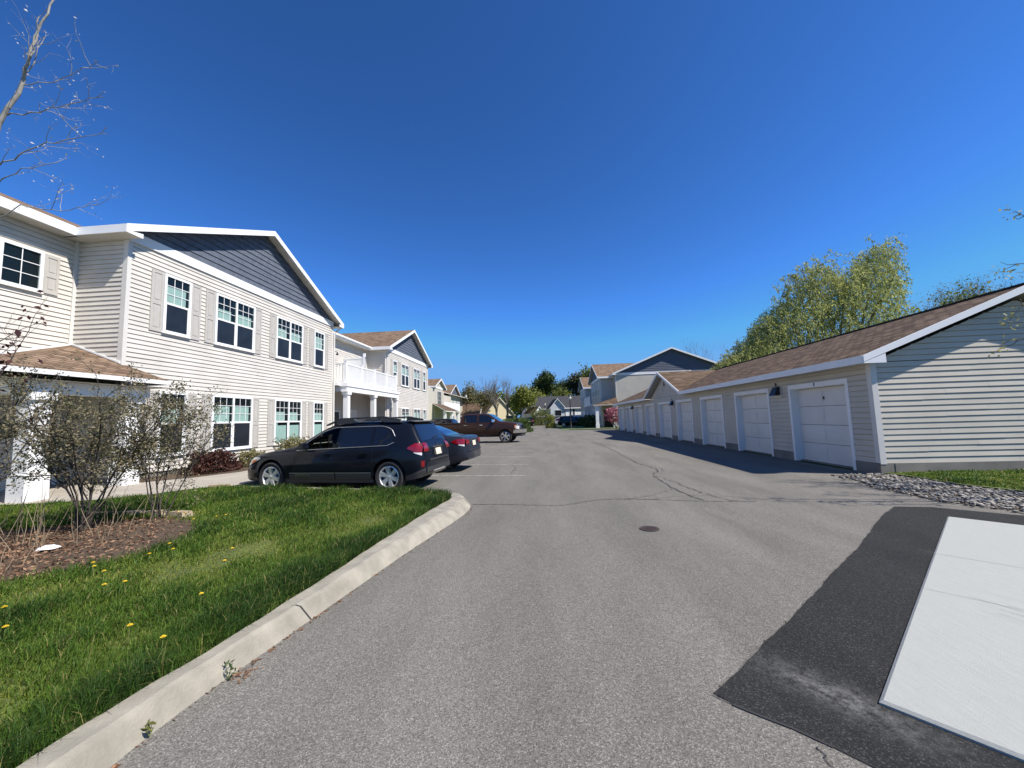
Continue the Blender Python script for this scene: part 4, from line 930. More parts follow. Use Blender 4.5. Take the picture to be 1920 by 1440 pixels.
        cl = MB(); S.side_patch(cl, [(x0, .44), (x1, .44)], [(x0, .30), (x1, .30)], x0 + .012, x1 - .012 if x1 < 3 else 3.5, .022, 8, 4); cl.build('cladding_strip', M['cladding'], do, local=True)
        sh = MB(); S.side_patch(sh, [(x0, .447), (x1, .447)], [(x0, .438), (x1, .438)], x0 + .012, x1 - .012 if x1 < 3 else 3.5, .024, 8, 1); sh.build('trim_line', M['alloy'], do, local=True) if detail else None
    si = MB(); S.side_patch(si, [(1.3, .29), (3.7, .29)], [(1.3, .215), (3.7, .215)], 1.38, 3.64, .004, 10, 3); si.build('sill', M['cladding'], t, local=True)
    mi = MB()
    for sd in (1, -1):
        y = S.Y(3.12, .98)
        mi.hexa([(3.02, sd * (y + .02), 1.0), (3.20, sd * (y + .02), .99), (3.18, sd * (y + .21), 1.0), (3.04, sd * (y + .22), 1.01), (3.03, sd * (y + .04), 1.12), (3.17, sd * (y + .04), 1.10), (3.15, sd * (y + .20), 1.11), (3.04, sd * (y + .21), 1.13)])
        mi.box(3.09, 3.17, min(sd * y, sd * (y + .06)), max(sd * y, sd * (y + .06)), .965, 1.0)
    mi.build('wing_mirror', paint, t, local=True)
    sp = MB(); sp.hexa([(.46, -.60, 1.53), (.72, -.60, 1.562), (.72, .60, 1.562), (.46, .60, 1.53), (.44, -.58, 1.553), (.72, -.58, 1.577), (.72, .58, 1.577), (.44, .58, 1.553)]); sp.build('spoiler', paint, t, local=True)
    wi = MB(); wi.beam((.215, -.30, 1.165), (.205, .02, 1.135), (.02, 0, .02), (-.012, 0, .012)); wi.build('rear_wiper', M['black'], t, local=True)
    if detail:
        st = MB(); ang = [2 * pi * i / 20 for i in range(21)]
        st.tube([(2.98 + .04 * sin(a), .36 + .18 * cos(a), 1.0 + .17 * sin(a)) for a in ang], .018, 6); st.build('steering_wheel', M['black'], t, local=True)
        se = MB()
        for y in (.36, -.36):
            se.hexa([(2.36, y - .14, .98), (2.46, y - .14, .98), (2.46, y + .14, .98), (2.36, y + .14, .98), (2.34, y - .11, 1.24), (2.41, y - .11, 1.24), (2.41, y + .11, 1.24), (2.34, y + .11, 1.24)])
            se.hexa([(2.35, y - .10, 1.25), (2.43, y - .10, 1.25), (2.43, y + .10, 1.25), (2.35, y + .10, 1.25), (2.34, y - .08, 1.40), (2.40, y - .08, 1.40), (2.40, y + .08, 1.40), (2.34, y + .08, 1.40)])
        se.build('seat', M['cladding'], t, local=True)
        rm = MB(); rm.hexa([(2.83, -.10, 1.27), (2.87, -.10, 1.27), (2.87, .10, 1.27), (2.83, .10, 1.27), (2.82, -.12, 1.33), (2.86, -.12, 1.33), (2.86, .12, 1.33), (2.82, .12, 1.33)]); rm.build('rear_view_mirror', M['black'], t, local=True)
        # model lettering on the door strip (left flank)
        cu = bpy.data.curves.new('lettering', 'FONT'); cu.body = 'OUTBACK'; cu.size = .062; cu.extrude = .002; cu.align_x = 'CENTER'; cu.space_character = 1.5
        tt = bpy.data.objects.new('lettering_curve', cu); C.objects.link(tt); bpy.context.view_layer.update()
        me = bpy.data.meshes.new_from_object(tt.evaluated_get(bpy.context.evaluated_depsgraph_get())); bpy.data.objects.remove(tt); bpy.data.curves.remove(cu)
        mm = Matrix(((-1, 0, 0), (0, 0, 1), (0, 1, 0))).transposed().to_4x4()     # reads towards the rear when seen from the left flank
        mm.translation = Vector((3.16, S.Y(3.1, .39) + .026, .37)); me.transform(mm); me.materials.clear(); me.materials.append(M['chrome'])
        lo = bpy.data.objects.new('door_lettering', me); C.objects.link(lo); lo.parent = t
    return t
def make_sedan(name, label, loc, rz, paint, group=None, cat='car', scale=1.0, kind='sedan'):
    t = thing(name, label, cat, loc, rz, group); t.scale = (scale,) * 3; r = .33
    L, W = 4.70, .90
    if kind == 'sedan':
        top = [(0, .60), (.02, .74), (.05, .92), (.10, 1.02), (.20, 1.06), (.55, 1.08), (.75, 1.12), (1.1, 1.27), (1.55, 1.42), (2.0, 1.465), (2.4, 1.45), (2.75, 1.36), (3.2, 1.14), (3.5, .99), (4.0, .91), (4.4, .80), (4.62, .66), (4.70, .48)]
        rw = [(0, .90), (.5, .86), (.9, .74), (1.5, .68), (2.4, .68), (2.8, .72), (3.4, .82), (4.7, .86)]
        rear = (.66, 1.42); side = (1.1, 2.0, 2.08, 3.0); st = [(1.0, 1.10), (1.2, 1.24), (1.55, 1.36), (2.0, 1.39), (2.4, 1.375), (2.75, 1.28), (3.1, 1.08)]
    else:
        top = [(0, .62), (.02, .80), (.06, 1.0), (.14, 1.12), (.30, 1.36), (.45, 1.60), (.60, 1.68), (1.2, 1.72), (2.2, 1.71), (2.6, 1.62), (3.0, 1.38), (3.35, 1.14), (3.55, 1.08), (4.1, 1.02), (4.45, .90), (4.64, .72), (4.70, .50)]
        rw = [(0, .92), (.2, .86), (.5, .74), (1.2, .72), (2.2, .72), (2.8, .76), (3.4, .84), (4.7, .86)]
        rear = (.16, .44); side = (.85, 1.9, 1.98, 2.9); st = [(.7, 1.40), (1.0, 1.56), (2.3, 1.58), (2.6, 1.48), (3.0, 1.20)]
    S = Shape(L, W, top=top, belt=[(0, .55), (.05, .78), (.15, .92), (.4, .985), (1.2, .975), (2.5, .93), (3.3, .90), (3.8, .85), (4.3, .72), (4.7, .44)] if kind == 'sedan' else [(0, .58), (.05, .85), (.2, 1.02), (.6, 1.06), (3.2, 1.0), (3.8, .92), (4.4, .78), (4.7, .46)],
        width=[(0, .70), (.04, .76), (.12, .82), (.3, .87), (.7, .895), (3.5, .90), (4.1, .88), (4.45, .80), (4.62, .68), (4.7, .55)],
        bottom=[(0, .36), (.3, .28), (.7, .2), (4.2, .2), (4.7, .24)], roofw=rw)
    xs = np.unique(np.r_[0, .015, .03, .05, .075, .1, .14, np.arange(.2, 4.4, .1), 4.4, 4.48, 4.55, 4.6, 4.64, 4.67, 4.69, 4.70])
    bo = S.body(xs).build('body', paint, t, local=True, smooth=True); cm = MB(); arch_cut(cm, (.98, 3.74), r, W); bool_cut(bo, cm)
    for ax in (.98, 3.74):
        for sd in (1, -1): wheel(t, ax, sd * (W - .12), r, .215, 5, sd)
    bz = [(.6, 1.0), (3.2, .94)] if kind == 'sedan' else [(.6, 1.09), (3.2, 1.04)]
    for (a, b) in ((side[0], side[1]), (side[2], side[3])):
        w_ = MB(); S.side_patch(w_, st, bz, a, b, .006, 12, 6); w_.build('side_window', M['carglass'], t, smooth=True, local=True)
    w_ = MB(); S.top_patch(w_, rear[0], rear[1], .93, .92, .006); w_.build('rear_window', M['carglass'], t, smooth=True, local=True)
    wx = (2.5, 3.38) if kind == 'sedan' else (2.62, 3.32); w_ = MB(); S.top_patch(w_, wx[0], wx[1], .92, .90, .006); w_.build('windshield', M['carglass'], t, smooth=True, local=True)
    z1, z0 = (.985, .82) if kind == 'sedan' else (1.12, .9)
    lm = MB(); S.side_patch(lm, [(.08, z1), (.30, z1), (.48, z0 + .10)], [(.08, z0), (.25, z0 + .01), (.48, z0 + .08)], .085, .47, .010, 9, 5)
    for sd in (1, -1):
        for i in range(5):
            a, b = z0 + .01 + (z1 - z0 - .03) * i / 5, z0 + .01 + (z1 - z0 - .03) * (i + 1) / 5; xa, xb = S.X(a, 0, .4) - .014, S.X(b, 0, .4) - .014
            lm.quad((xa, sd * .48, a), (xa + .012, sd * (S.Y(.09, a) + .008), a), (xb + .012, sd * (S.Y(.09, b) + .008), b), (xb, sd * .48, b))
    lm.build('tail_lamp', M['red'], t, smooth=True, local=True)
    lc = MB(); S.side_patch(lc, [(.08, z0), (.26, z0 + .01)], [(.08, z0 - .05), (.26, z0 - .01)], .085, .25, .011, 5, 2); lc.build('reversing_lamp', M['lens'], t, local=True)
    hl = MB(); S.side_patch(hl, [(4.1, .74), (4.56, .62)], [(4.1, .70), (4.56, .50)], 4.12, 4.55, .008, 8, 4); hl.build('headlight', M['lens'], t, smooth=True, local=True)
    pl2 = MB(); pl2.box(0, .006, -.155, .155, 0, .15); po = pl2.build('number_plate', M['plate'], t, local=True); po.location = (S.X(.84, 0, .3) - .03, 0, .76); po.rotation_euler = (0, R(8), 0)
    bp = MB(); bp.box(-.02, .03, -.66, .66, .62, .66); bp.build('bumper_trim', paint, t, local=True)
    ch = MB(); ch.box(S.X(.99, 0, .3) - .02, S.X(.99, 0, .3), -.4, .4, .955, .975); ch.build('trunk_trim', M['chrome'], t, local=True)
    for (x0, x1) in ((1.12, 2.04), (2.04, 3.2)):
        sm = MB()
        for xx in (x0, x1): S.side_patch(sm, [(xx - .02, .95), (xx + .02, .95)], [(xx - .02, .32), (xx + .02, .32)], xx - .005, xx + .005, .003, 1, 12)
        do = sm.build('door', M['black'], t, local=True); hd = MB()
        for sd in (1, -1): hd.box(x0 + .08, x0 + .26, sd * (S.Y(x0 + .2, .84) + .02) - .01, sd * (S.Y(x0 + .2, .84) + .02) + .01, .83, .855)
        hd.build('handle', paint, do, local=True)
    mi = MB()
    for sd in (1, -1):
        y = S.Y(3.0, .95); mi.hexa([(2.92, sd * (y + .0), .97), (3.06, sd * (y + .0), .96), (3.04, sd * (y + .20), .98), (2.93, sd * (y + .2), .98), (2.93, sd * (y + .03), 1.08), (3.04, sd * (y + .03), 1.06), (3.03, sd * (y + .19), 1.08), (2.93, sd * (y + .19), 1.09)])
    mi.build('wing_mirror', paint, t, local=True); return t
def make_pickup(name, label, loc, rz, paint):
    t = thing(name, label, 'pickup truck', loc, rz); L, W, r = 5.98, .99, .415
    S = Shape(L, W, top=[(0, 1.0), (.02, 1.33), (.06, 1.36), (1.88, 1.37), (1.90, 1.60), (1.95, 1.84), (2.05, 1.925), (2.4, 1.955), (3.4, 1.95), (3.75, 1.89), (4.1, 1.68), (4.62, 1.385), (4.75, 1.365), (5.3, 1.32), (5.7, 1.23), (5.84, 1.12), (5.90, .9), (5.95, .8), (5.98, .62)],
        belt=[(0, .95), (.03, 1.28), (1.88, 1.30), (4.6, 1.29), (5.3, 1.22), (5.75, 1.10), (5.9, .82), (5.98, .56)],
        width=[(0, .90), (.05, .96), (.3, .985), (5.2, .985), (5.6, .95), (5.85, .86), (5.98, .72)],
        bottom=[(0, .62), (.6, .52), (1.5, .48), (4.2, .48), (5.98, .55)], roofw=[(0, .985), (1.88, .98), (1.95, .80), (2.1, .76), (3.5, .76), (4.0, .80), (4.7, .88), (5.98, .88)])
    xs = np.unique(np.r_[0, .01, .02, .04, .06, np.arange(.2, 1.85, .15), 1.86, 1.88, 1.89, 1.90, 1.92, 1.95, 2.0, np.arange(2.1, 5.6, .1), 5.65, 5.7, 5.75, 5.8, 5.84, 5.87, 5.9, 5.93, 5.96, 5.98])
    bo = S.body(xs).build('body', paint, t, local=True, smooth=True); cm = MB(); arch_cut(cm, (1.3, 4.92), r, W); cm.box(.10, 1.80, -.80, .80, .85, 1.9); bool_cut(bo, cm)
    for ax in (1.3, 4.92):
        for sd in (1, -1): wheel(t, ax, sd * (W - .13), r, .27, 6, sd, 'chrome')
    st = [(2.0, 1.80), (2.3, 1.85), (3.5, 1.85), (3.72, 1.80), (4.05, 1.60), (4.4, 1.40)]
    for (a, b) in ((2.14, 3.02), (3.16, 4.22)):
        w_ = MB(); S.side_patch(w_, st, [(2, 1.36), (4.4, 1.36)], a, b, .006, 12, 6); w_.build('side_window', M['carglass'], t, smooth=True, local=True)
    w_ = MB(); S.top_patch(w_, 3.76, 4.58, .93, .92, .006); w_.build('windshield', M['carglass'], t, smooth=True, local=True)
    fl = MB()
    for ax in (1.3, 4.92):
        for sd in (1, -1):
            pts = [(ax + (r + .07) * cos(a), sd * (S.Y(ax + (r + .07) * cos(a), r + .02 + (r + .07) * sin(a)) + .01), r + .02 + (r + .07) * sin(a)) for a in np.linspace(.15, pi - .15, 18)]; fl.tube(pts, .035, 6)
    fl.build('fender_flare', paint, t, smooth=True, local=True)
    fb = MB(); fb.hexa([(5.80, -.88, .62), (6.06, -.70, .62), (6.06, .70, .62), (5.80, .88, .62), (5.80, -.90, .84), (6.09, -.72, .84), (6.09, .72, .84), (5.80, .90, .84)])
    for sd in (1, -1): fb.hexa([(5.45, sd * .955, .62), (5.86, sd * .90, .62), (5.86, sd * .86, .62), (5.45, sd * .90, .62), (5.45, sd * .97, .84), (5.86, sd * .92, .84), (5.86, sd * .86, .84), (5.45, sd * .90, .84)])
    fb.build('front_bumper', M['chrome'], t, local=True)
    va = MB(); va.box(5.5, 5.98, -.75, .75, .42, .62); va.build('air_dam', M['cladding'], t, local=True)
    gr = MB(); gr.box(5.86, 5.945, -.55, .55, .84, 1.14)
    for z in (.90, .98, 1.06): gr.box(5.945, 5.965, -.55, .55, z, z + .035)
    gr.build('grille', M['chrome'], t, local=True)
    hl = MB(); S.side_patch(hl, [(5.55, 1.13), (5.84, 1.06)], [(5.55, .90), (5.84, .86)], 5.62, 5.83, .012, 6, 5); hl.build('headlight', M['lens'], t, smooth=True, local=True)
    ha = MB(); S.side_patch(ha, [(5.5, 1.13), (5.63, 1.12)], [(5.5, .98), (5.63, .9)], 5.54, 5.62, .011, 3, 5); ha.build('turn_signal', M['amber'], t, local=True)
    for (x0, x1) in ((2.02, 3.09), (3.09, 4.36)):
        sm = MB()
        for xx in (x0, x1): S.side_patch(sm, [(xx - .02, 1.34), (xx + .02, 1.34)], [(xx - .02, .55), (xx + .02, .55)], xx - .007, xx + .007, .003, 1, 14)
        do = sm.build('door', M['black'], t, local=True); hd = MB()
        for sd in (1, -1): hd.box(x0 + .12, x0 + .34, sd * (S.Y(x0 + .2, 1.18) + .025) - .015, sd * (S.Y(x0 + .2, 1.18) + .025) + .015, 1.165, 1.2)
        hd.build('handle', M['chrome'], do, local=True)
    sm = MB(); S.side_patch(sm, [(1.86, 1.35), (1.9, 1.35)], [(1.86, .55), (1.9, .55)], 1.87, 1.89, .003, 1, 14); sm.build('bed_gap', M['black'], t, local=True)
    ub = MB(); ub.box(.3, 5.6, -.5, .5, .38, .6); ub.box(2.2, 4.0, -.85, .85, .44, .5); ub.build('chassis', M['cladding'], t, local=True)
    mi = MB()
    for sd in (1, -1):
        y = S.Y(4.2, 1.36); mi.hexa([(4.10, sd * (y + .02), 1.34), (4.26, sd * (y + .02), 1.34), (4.24, sd * (y + .28), 1.36), (4.10, sd * (y + .28), 1.36), (4.10, sd * (y + .05), 1.53), (4.24, sd * (y + .05), 1.52), (4.22, sd * (y + .26), 1.53), (4.10, sd * (y + .27), 1.55)])
    mi.build('wing_mirror', M['chrome'], t, local=True); return t
def split_sides(o):
    """a mesh whose pieces sit left and right of the car's middle becomes two objects"""
    for c in list(o.children):
        if c.name.startswith(('wheel', 'body')): continue
        if c.type == 'MESH':
            me = c.data; ys = [np.array([me.vertices[i].co.y for i in p.vertices]) for p in me.polygons]
            l = [k for k, y in enumerate(ys) if y.min() > .02]; r = [k for k, y in enumerate(ys) if y.max() < -.02]
            if l and r and len(l) + len(r) == len(ys):
                import bmesh
                for keep, first in ((set(l), True), (set(r), False)):
                    bm = bmesh.new(); bm.from_mesh(me); bm.faces.ensure_lookup_table()
                    bmesh.ops.delete(bm, geom=[f for f in bm.faces if f.index not in keep], context='FACES'); nm = bpy.data.meshes.new(c.name); bm.to_mesh(nm); bm.free()
                    for m_ in me.materials: 
                        if not nm.materials: nm.materials.append(m_)
                    if first: new_l = nm
                    else:
                        d = c.copy(); d.data = nm; C.objects.link(d); d.parent = c.parent
                c.data = new_l
        if c.children: split_sides(c)
def trim_tail(t, cut, k):
    """draw in the rear overhang behind x = cut"""
    for c in t.children:
        if c.type != 'MESH' or c.name.startswith('wheel'): continue
        if c.location.length > 0:
            if c.location.x < cut: c.location.x = cut - (cut - c.location.x) * k
            continue
        for v in c.data.vertices:
            if v.co.x < cut: v.co.x = cut - (cut - v.co.x) * k
def paint(name, c, flake=.0):
    return mat(name, c, .35, metal=0, coat=.5, spec=.06)
P_navy = paint('navy_black_paint', (.006, .008, .014)); P_blue = paint('slate_navy_paint', (.019, .023, .034)); P_brown = paint('brown_paint', (.036, .017, .0115))
P_black = paint('black_paint', (.006, .006, .007)); P_white = paint('white_paint', (.7, .7, .7)); P_silver = paint('silver_paint', (.35, .36, .38))
wg = make_wagon('parked_car', 'black station wagon with roof rack and silver six-spoke wheels, nearest on the left', (-2.37, 9.15, 0), R(173.5), P_navy); trim_tail(wg, .60, .70); split_sides(wg)
sd_ = make_sedan('parked_car', 'dark slate-blue sedan parked between the black station wagon and the brown pickup', (-2.22, 12.18, 0), R(174), P_blue); split_sides(sd_)
pk_ = make_pickup('pickup_truck', 'brown crew-cab pickup with chrome wheels facing the road', (-7.32, 26.36, 0), R(-6), P_brown); split_sides(pk_)
# far traffic, one of each
make_sedan('parked_car', 'dark car whose roof shows just above the brown pickup bed', (-7.6, 34.0, 0), R(174), P_black, kind='suv')
make_sedan('parked_car', 'black crossover beside the right-hand lamp post, side on to the road', (2.2, 64.0, 0), R(-3), P_black, kind='suv')
make_sedan('parked_car', 'white car parked just behind the black crossover', (4.2, 69.5, 0), R(-3), P_white, kind='suv')
make_sedan('parked_car', 'silver car nose peeking out left of the black crossover', (4.9, 67.0, 0), R(178), P_silver, kind='sedan')
make_sedan('parked_car', 'dark vehicle at the end of the road beside the round green hedge', (-2.9, 74.0, 0), R(88), P_black, kind='suv')

# ------------------------------------------------------------------ plants
def grow(r_, p, d, length, rad, depth, spread=.55, ratio=.68, kids=(2, 3), segs=4, wander=.18, up=.10, out=None, tips=None, taper=.6):
    """recursive branching: fills out with (p0, p1, r0, r1) and tips with (point, direction)"""
    d = d / np.linalg.norm(d); step = length / segs; r0 = rad
    for i in range(segs):
        d = d + r_.normal(0, wander, 3) + np.array([0, 0, up]); d /= np.linalg.norm(d)
        q = p + d * step; r1 = rad * (1 - (1 - taper) * (i + 1) / segs); out.append((p, q, r0, r1)); p, r0 = q, r1
        if depth > 0 and i >= 1 and r_.random() < .55:
            e = d + r_.normal(0, spread, 3); grow(r_, p, e, length * ratio * r_.uniform(.6, 1), r0 * .6, depth - 1, spread, ratio, kids, segs, wander, up, out, tips, taper)
        if depth <= 1: tips.append((p, d))
    if depth > 0:
        for _ in range(r_.integers(kids[0], kids[1] + 1)):
            e = d + r_.normal(0, spread, 3); grow(r_, p, e, length * ratio * r_.uniform(.75, 1.1), r0 * .75, depth - 1, spread, ratio, kids, segs, wander, up, out, tips, taper)
def sticks(name, out, mat_, parent=None, n=5):
    P0 = np.array([o[0] for o in out]); P1 = np.array([o[1] for o in out]); r0 = np.array([o[2] for o in out]); r1 = np.array([o[3] for o in out])
    d = P1 - P0; d /= np.linalg.norm(d, axis=1, keepdims=True) + 1e-9
    ref = np.where(np.abs(d[:, 2:3]) < .9, np.array([[0, 0, 1.]]), np.array([[1., 0, 0]])); a = np.cross(d, ref); a /= np.linalg.norm(a, axis=1, keepdims=True); b = np.cross(d, a)
    th = 2 * pi * np.arange(n) / n; ring = np.cos(th)[None, :, None] * a[:, None] + np.sin(th)[None, :, None] * b[:, None]
    V = np.concatenate([P0[:, None] + ring * r0[:, None, None], P1[:, None] + ring * r1[:, None, None]], 1).reshape(-1, 3)
    base = np.arange(len(out))[:, None] * 2 * n; j = np.arange(n); f = np.stack([j, (j + 1) % n, n + (j + 1) % n, n + j], 1)
    F = (base[:, :, None] + f[None]).reshape(-1, 4); return np_mesh(name, V, F, mat_, parent, smooth=True)
def leaves(r_, P, w, l, flat=.0, dirs=None):
    """rhombic leaf faces at points P; returns V, F"""
    n = len(P); a = r_.normal(0, 1, (n, 3)) if dirs is None else dirs + r_.normal(0, .45, (n, 3)); a[:, 2] *= (1 - flat); a /= np.linalg.norm(a, axis=1, keepdims=True)
    b = r_.normal(0, 1, (n, 3)); b -= a * (a * b).sum(1, keepdims=True); b /= np.linalg.norm(b, axis=1, keepdims=True)
    s = r_.uniform(.65, 1.35, (n, 1)); L, W = a * l * s, b * w * s
    V = np.stack([P - L * .5, P + W * .5, P + L * .5, P - W * .5], 1).reshape(-1, 3); return V, np.arange(4 * n).reshape(-1, 4)
def bushy(r_, pts, n, spread):
    k = r_.integers(0, len(pts), n); return np.array(pts)[k] + r_.normal(0, spread, (n, 3))
def tree(name, label, cat, base, h, r_seed, crown_mat, bark, leaf, n_leaf, spread=.5, trunk_r=.16, lean=(0, 0), depth=4, length=None, group=None, clump=.35, ratio=.70, up=.12, crown_name='crown', sx=1.0):
    r_ = np.random.default_rng(r_seed); t = thing(name, label, cat, base, 0, group); out, tips = [], []
    L = length or h * .36
    grow(r_, np.zeros(3), np.array([lean[0], lean[1], 1.0]), L, trunk_r, depth, spread, ratio, (2, 3), 4, .10, up, out, tips)
    top = max(o[1][2] for o in out); k = h / top; sc = np.array([k * sx, k * sx, k])
    out = [(a * sc, b * sc, r0, r1) for a, b, r0, r1 in out]; tp = np.array([q for q, _ in tips]) * sc; b0 = np.array(base)
    sticks('trunk', [(a + b0, b + b0, r0, r1) for a, b, r0, r1 in out], bark, t, 5)
    if n_leaf:
        P = bushy(r_, tp, n_leaf, clump) + b0; V, F = leaves(r_, P, leaf * .7, leaf); np_mesh(crown_name, V, F, crown_mat, t)
    return t
L_spring = leaf_mat('spring_leaves', (.12, .15, .025), (.30, .31, .07), .45)
L_willow = leaf_mat('willow_leaves', (.17, .205, .045), (.52, .53, .19), .5)
L_dark = leaf_mat('dark_leaves', (.03, .052, .014), (.085, .12, .03), .3)
L_mid = leaf_mat('mid_green_leaves', (.08, .11, .024), (.22, .24, .06), .4)
L_purple = leaf_mat('dark_purple_needles', (.022, .026, .020), (.05, .04, .032), .1)
L_olive = leaf_mat('olive_buds', (.13, .12, .05), (.28, .25, .11), .4)
L_shrub = leaf_mat('shrub_leaves', (.038, .05, .014), (.33, .275, .165), .35)
L_redl = leaf_mat('dark_red_leaves', (.035, .012, .014), (.11, .035, .032), .25)
L_barb = leaf_mat('barberry_leaves', (.025, .010, .008), (.085, .030, .020), .2)
L_hedge = leaf_mat('hedge_leaves', (.035, .06, .014), (.11, .16, .035), .3)
L_pink = leaf_mat('pink_blossom', (.22, .04, .06), (.62, .26, .30), .3)
L_bud = leaf_mat('silvery_buds', (.35, .33, .30), (.60, .58, .55), .3)
L_yel = leaf_mat('yellow_green_buds', (.20, .20, .06), (.42, .40, .15), .4)

# the willow behind the garage
def willow():
    r_ = np.random.default_rng(5); base = np.array([21.5, 31.0, 0]); t = thing('willow_tree', 'big wind-blown willow rising behind the garage roof', 'tree', tuple(base))
    env = interp([(13.4, 4.6), (14.6, 5.7), (15.7, 6.6), (17.3, 8.5), (19.0, 9.8), (19.9, 11.4), (20.6, 13.0), (21.6, 13.1), (22.9, 11.7), (24.7, 12.5), (26.2, 14.0), (27.4, 14.7), (28.0, 13.0), (28.4, 9.0)])
    out = []
    for x1 in (14.8, 16.2, 17.6, 18.8, 19.9, 20.8, 21.5, 22.6, 23.8, 25.0, 26.0, 26.9, 27.5):
        p = base.copy(); q = np.array([x1, 31 + r_.uniform(-2.5, 2.5), env(x1) - .35]); n = 9; prev = p; bend = r_.normal(0, .35, 3)
        for i in range(1, n + 1):
            f = i / n; c = p + (q - p) * np.array([f ** 1.35, f ** 1.2, f]) + bend * math.sin(f * pi); out.append((prev, c, .20 * (1 - .90 * (i - 1) / n), .20 * (1 - .90 * i / n))); prev = c
    P, D = [], []
    for _ in range(3000):
        x = r_.uniform(13.4, 28.2); zt = env(x); z = zt - abs(r_.normal(0, 1)) * (zt - 2) * .40 - .05
        if z < 2.5: continue
        y = 31 + r_.normal(0, 2.0) * min(1, (zt - z) * .5 + .45); p = np.array([x - .3, y, z]); d = np.array([r_.normal(.12, .30), r_.normal(0, .3), r_.uniform(.1, .9)]); L = r_.uniform(.8, 2.0); n = 8
        if z > zt - .5: d[0] += .25
        for i in range(n):
            q = p + d * L / n; out.append((p, q, .010, .008)) if i % 2 == 0 else None
            for _k in range(3): P.append(p + r_.normal(0, .09, 3)); D.append(d)
            d = d + np.array([.045, 0, -.40]); p = q
    P = np.array(P); D = np.array(D); e_ = np.array([env(x) for x in P[:, 0]]); kp = (P[:, 0] < .905 * P[:, 1] - np.repeat(np.abs(r_.normal(0, .75, len(P) // 3 + 1)), 3)[:len(P)] + .35) & (P[:, 0] > 12.8) & (P[:, 2] < e_ + .25); P, D = P[kp], D[kp]; out = [o for o in out if o[1][0] < .90 * o[1][1]]
    sticks('trunk', out, M['bark'], t, 4); D = np.array(D); D /= np.linalg.norm(D, axis=1, keepdims=True)
    V, F = leaves(r_, np.array(P), .062, .21, 0, D); np_mesh('crown', V, F, L_willow, t)
willow()
# trees in the distance; each with its own place and look
tree('bare_tree', 'tall bare tree, left of the two standing before the cream house', 'tree', (-10.3, 84, 0), 11.5, 11, None, M['bark'], .1, 0, .34, .34, depth=5, ratio=.72)
tree('bare_tree', 'tall bare tree, right of the two standing before the cream house', 'tree', (-8.0, 84, 0), 11.6, 12, None, M['bark'], .1, 0, .34, .34, depth=5, ratio=.72)
tree('leafy_tree', 'yellow-green tree just right of the twin bare trees', 'tree', (-5.4, 86, 0), 8.2, 13, L_spring, M['bark_d'], .42, 4200, .5, .2, clump=.7)
tree('leafy_tree', 'thin spring tree behind the left lamp post', 'tree', (-17.5, 96, 0), 10.6, 14, L_olive, M['bark_d'], .36, 3000, .5, .2, clump=.7)
tree('leafy_tree', 'brownish budding tree left of the cream house gable', 'tree', (-13.5, 88, 0), 8.2, 15, L_olive, M['bark_d'], .34, 2600, .5, .2, clump=.7)
tree('leafy_tree', 'rounded dark green tree against the sky above the road end', 'tree', (0.2, 122, 0), 15.8, 16, L_dark, M['bark_d'], .6, 11000, .5, .3, clump=.75)
tree('leafy_tree', 'smaller dark green tree with an open crown right of the rounded dark one', 'tree', (6.3, 124, 0), 14.2, 17, L_dark, M['bark_d'], .45, 3600, .5, .25, clump=.6, sx=.8)
tree('conifer_tree', 'dark purplish conifer above the grey-roofed white house', 'tree', (11.0, 120, 0), 14.6, 18, L_purple, M['bark_d'], .5, 4200, .35, .3, clump=.7, up=.25)
tree('leafy_tree', 'mid-green tree beside the right-hand building, behind the grey roofs', 'tree', (17.5, 118, 0), 15.6, 19, L_mid, M['bark_d'], .6, 5500, .5, .3, clump=1.0)
tree('leafy_tree', 'low light-green tree behind the small white shed', 'tree', (-2.6, 108, 0), 8.6, 20, L_spring, M['bark_d'], .5, 3600, .5, .2, clump=.9)
tree('leafy_tree', 'light-green tree under the rounded dark tree', 'tree', (4.2, 112, 0), 9.4, 21, L_mid, M['bark_d'], .5, 3600, .5, .2, clump=.9)
tree('leafy_tree', 'soft green tree to the left of the willow', 'tree', (33, 64, 0), 12.6, 22, L_spring, M['bark_d'], .38, 3800, .5, .2, clump=.8)
tree('bare_tree', 'bare grey tree rising left of the willow', 'tree', (28.2, 58, 0), 13.2, 23, None, M['bark'], .1, 0, .4, .14, depth=5)
tree('leafy_tree', 'green tree just right of the willow over the garage ridge', 'tree', (39.8, 42, 0), 12.0, 24, L_mid, M['bark_d'], .3, 4200, .5, .2, clump=.7)
tree('leafy_tree', 'low green tree tucked against the right side of the willow', 'tree', (37.3, 42, 0), 11.4, 27, L_spring, M['bark_d'], .3, 3600, .5, .2, clump=.7)
tree('bare_tree', 'bare brown-twigged tree over the garage ridge near the right edge', 'tree', (43.2, 42, 0), 15.2, 25, L_olive, M['bark'], .14, 3000, .5, .30, depth=5, clump=.5)
tree('bare_tree', 'bare dark-twigged tree farthest right over the garage ridge', 'tree', (46.9, 43, 0), 15.8, 26, L_olive, M['bark_d'], .14, 2200, .5, .30, depth=5, clump=.5)
# a wooded slope far behind, one mass
def far_wood():
    r_ = np.random.default_rng(40); P = []
    for _ in range(95):
        x = r_.uniform(-60, 75); y = r_.uniform(135, 165); h = r_.uniform(8.5, 13) ; c = np.array([x, y, h * .62]); n = 210
        d = r_.normal(0, 1, (n, 3)); d /= np.linalg.norm(d, axis=1, keepdims=True); P.append(c + d * np.array([3.6, 3.6, h * .42]) * r_.uniform(.5, 1, (n, 1)))
    V, F = leaves(r_, np.concatenate(P), .8, 1.1); return tag(np_mesh('far_wood', V, F, L_mid), 'far belt of mixed spring woodland beyond the houses', 'woodland', kind='stuff')
far_wood()
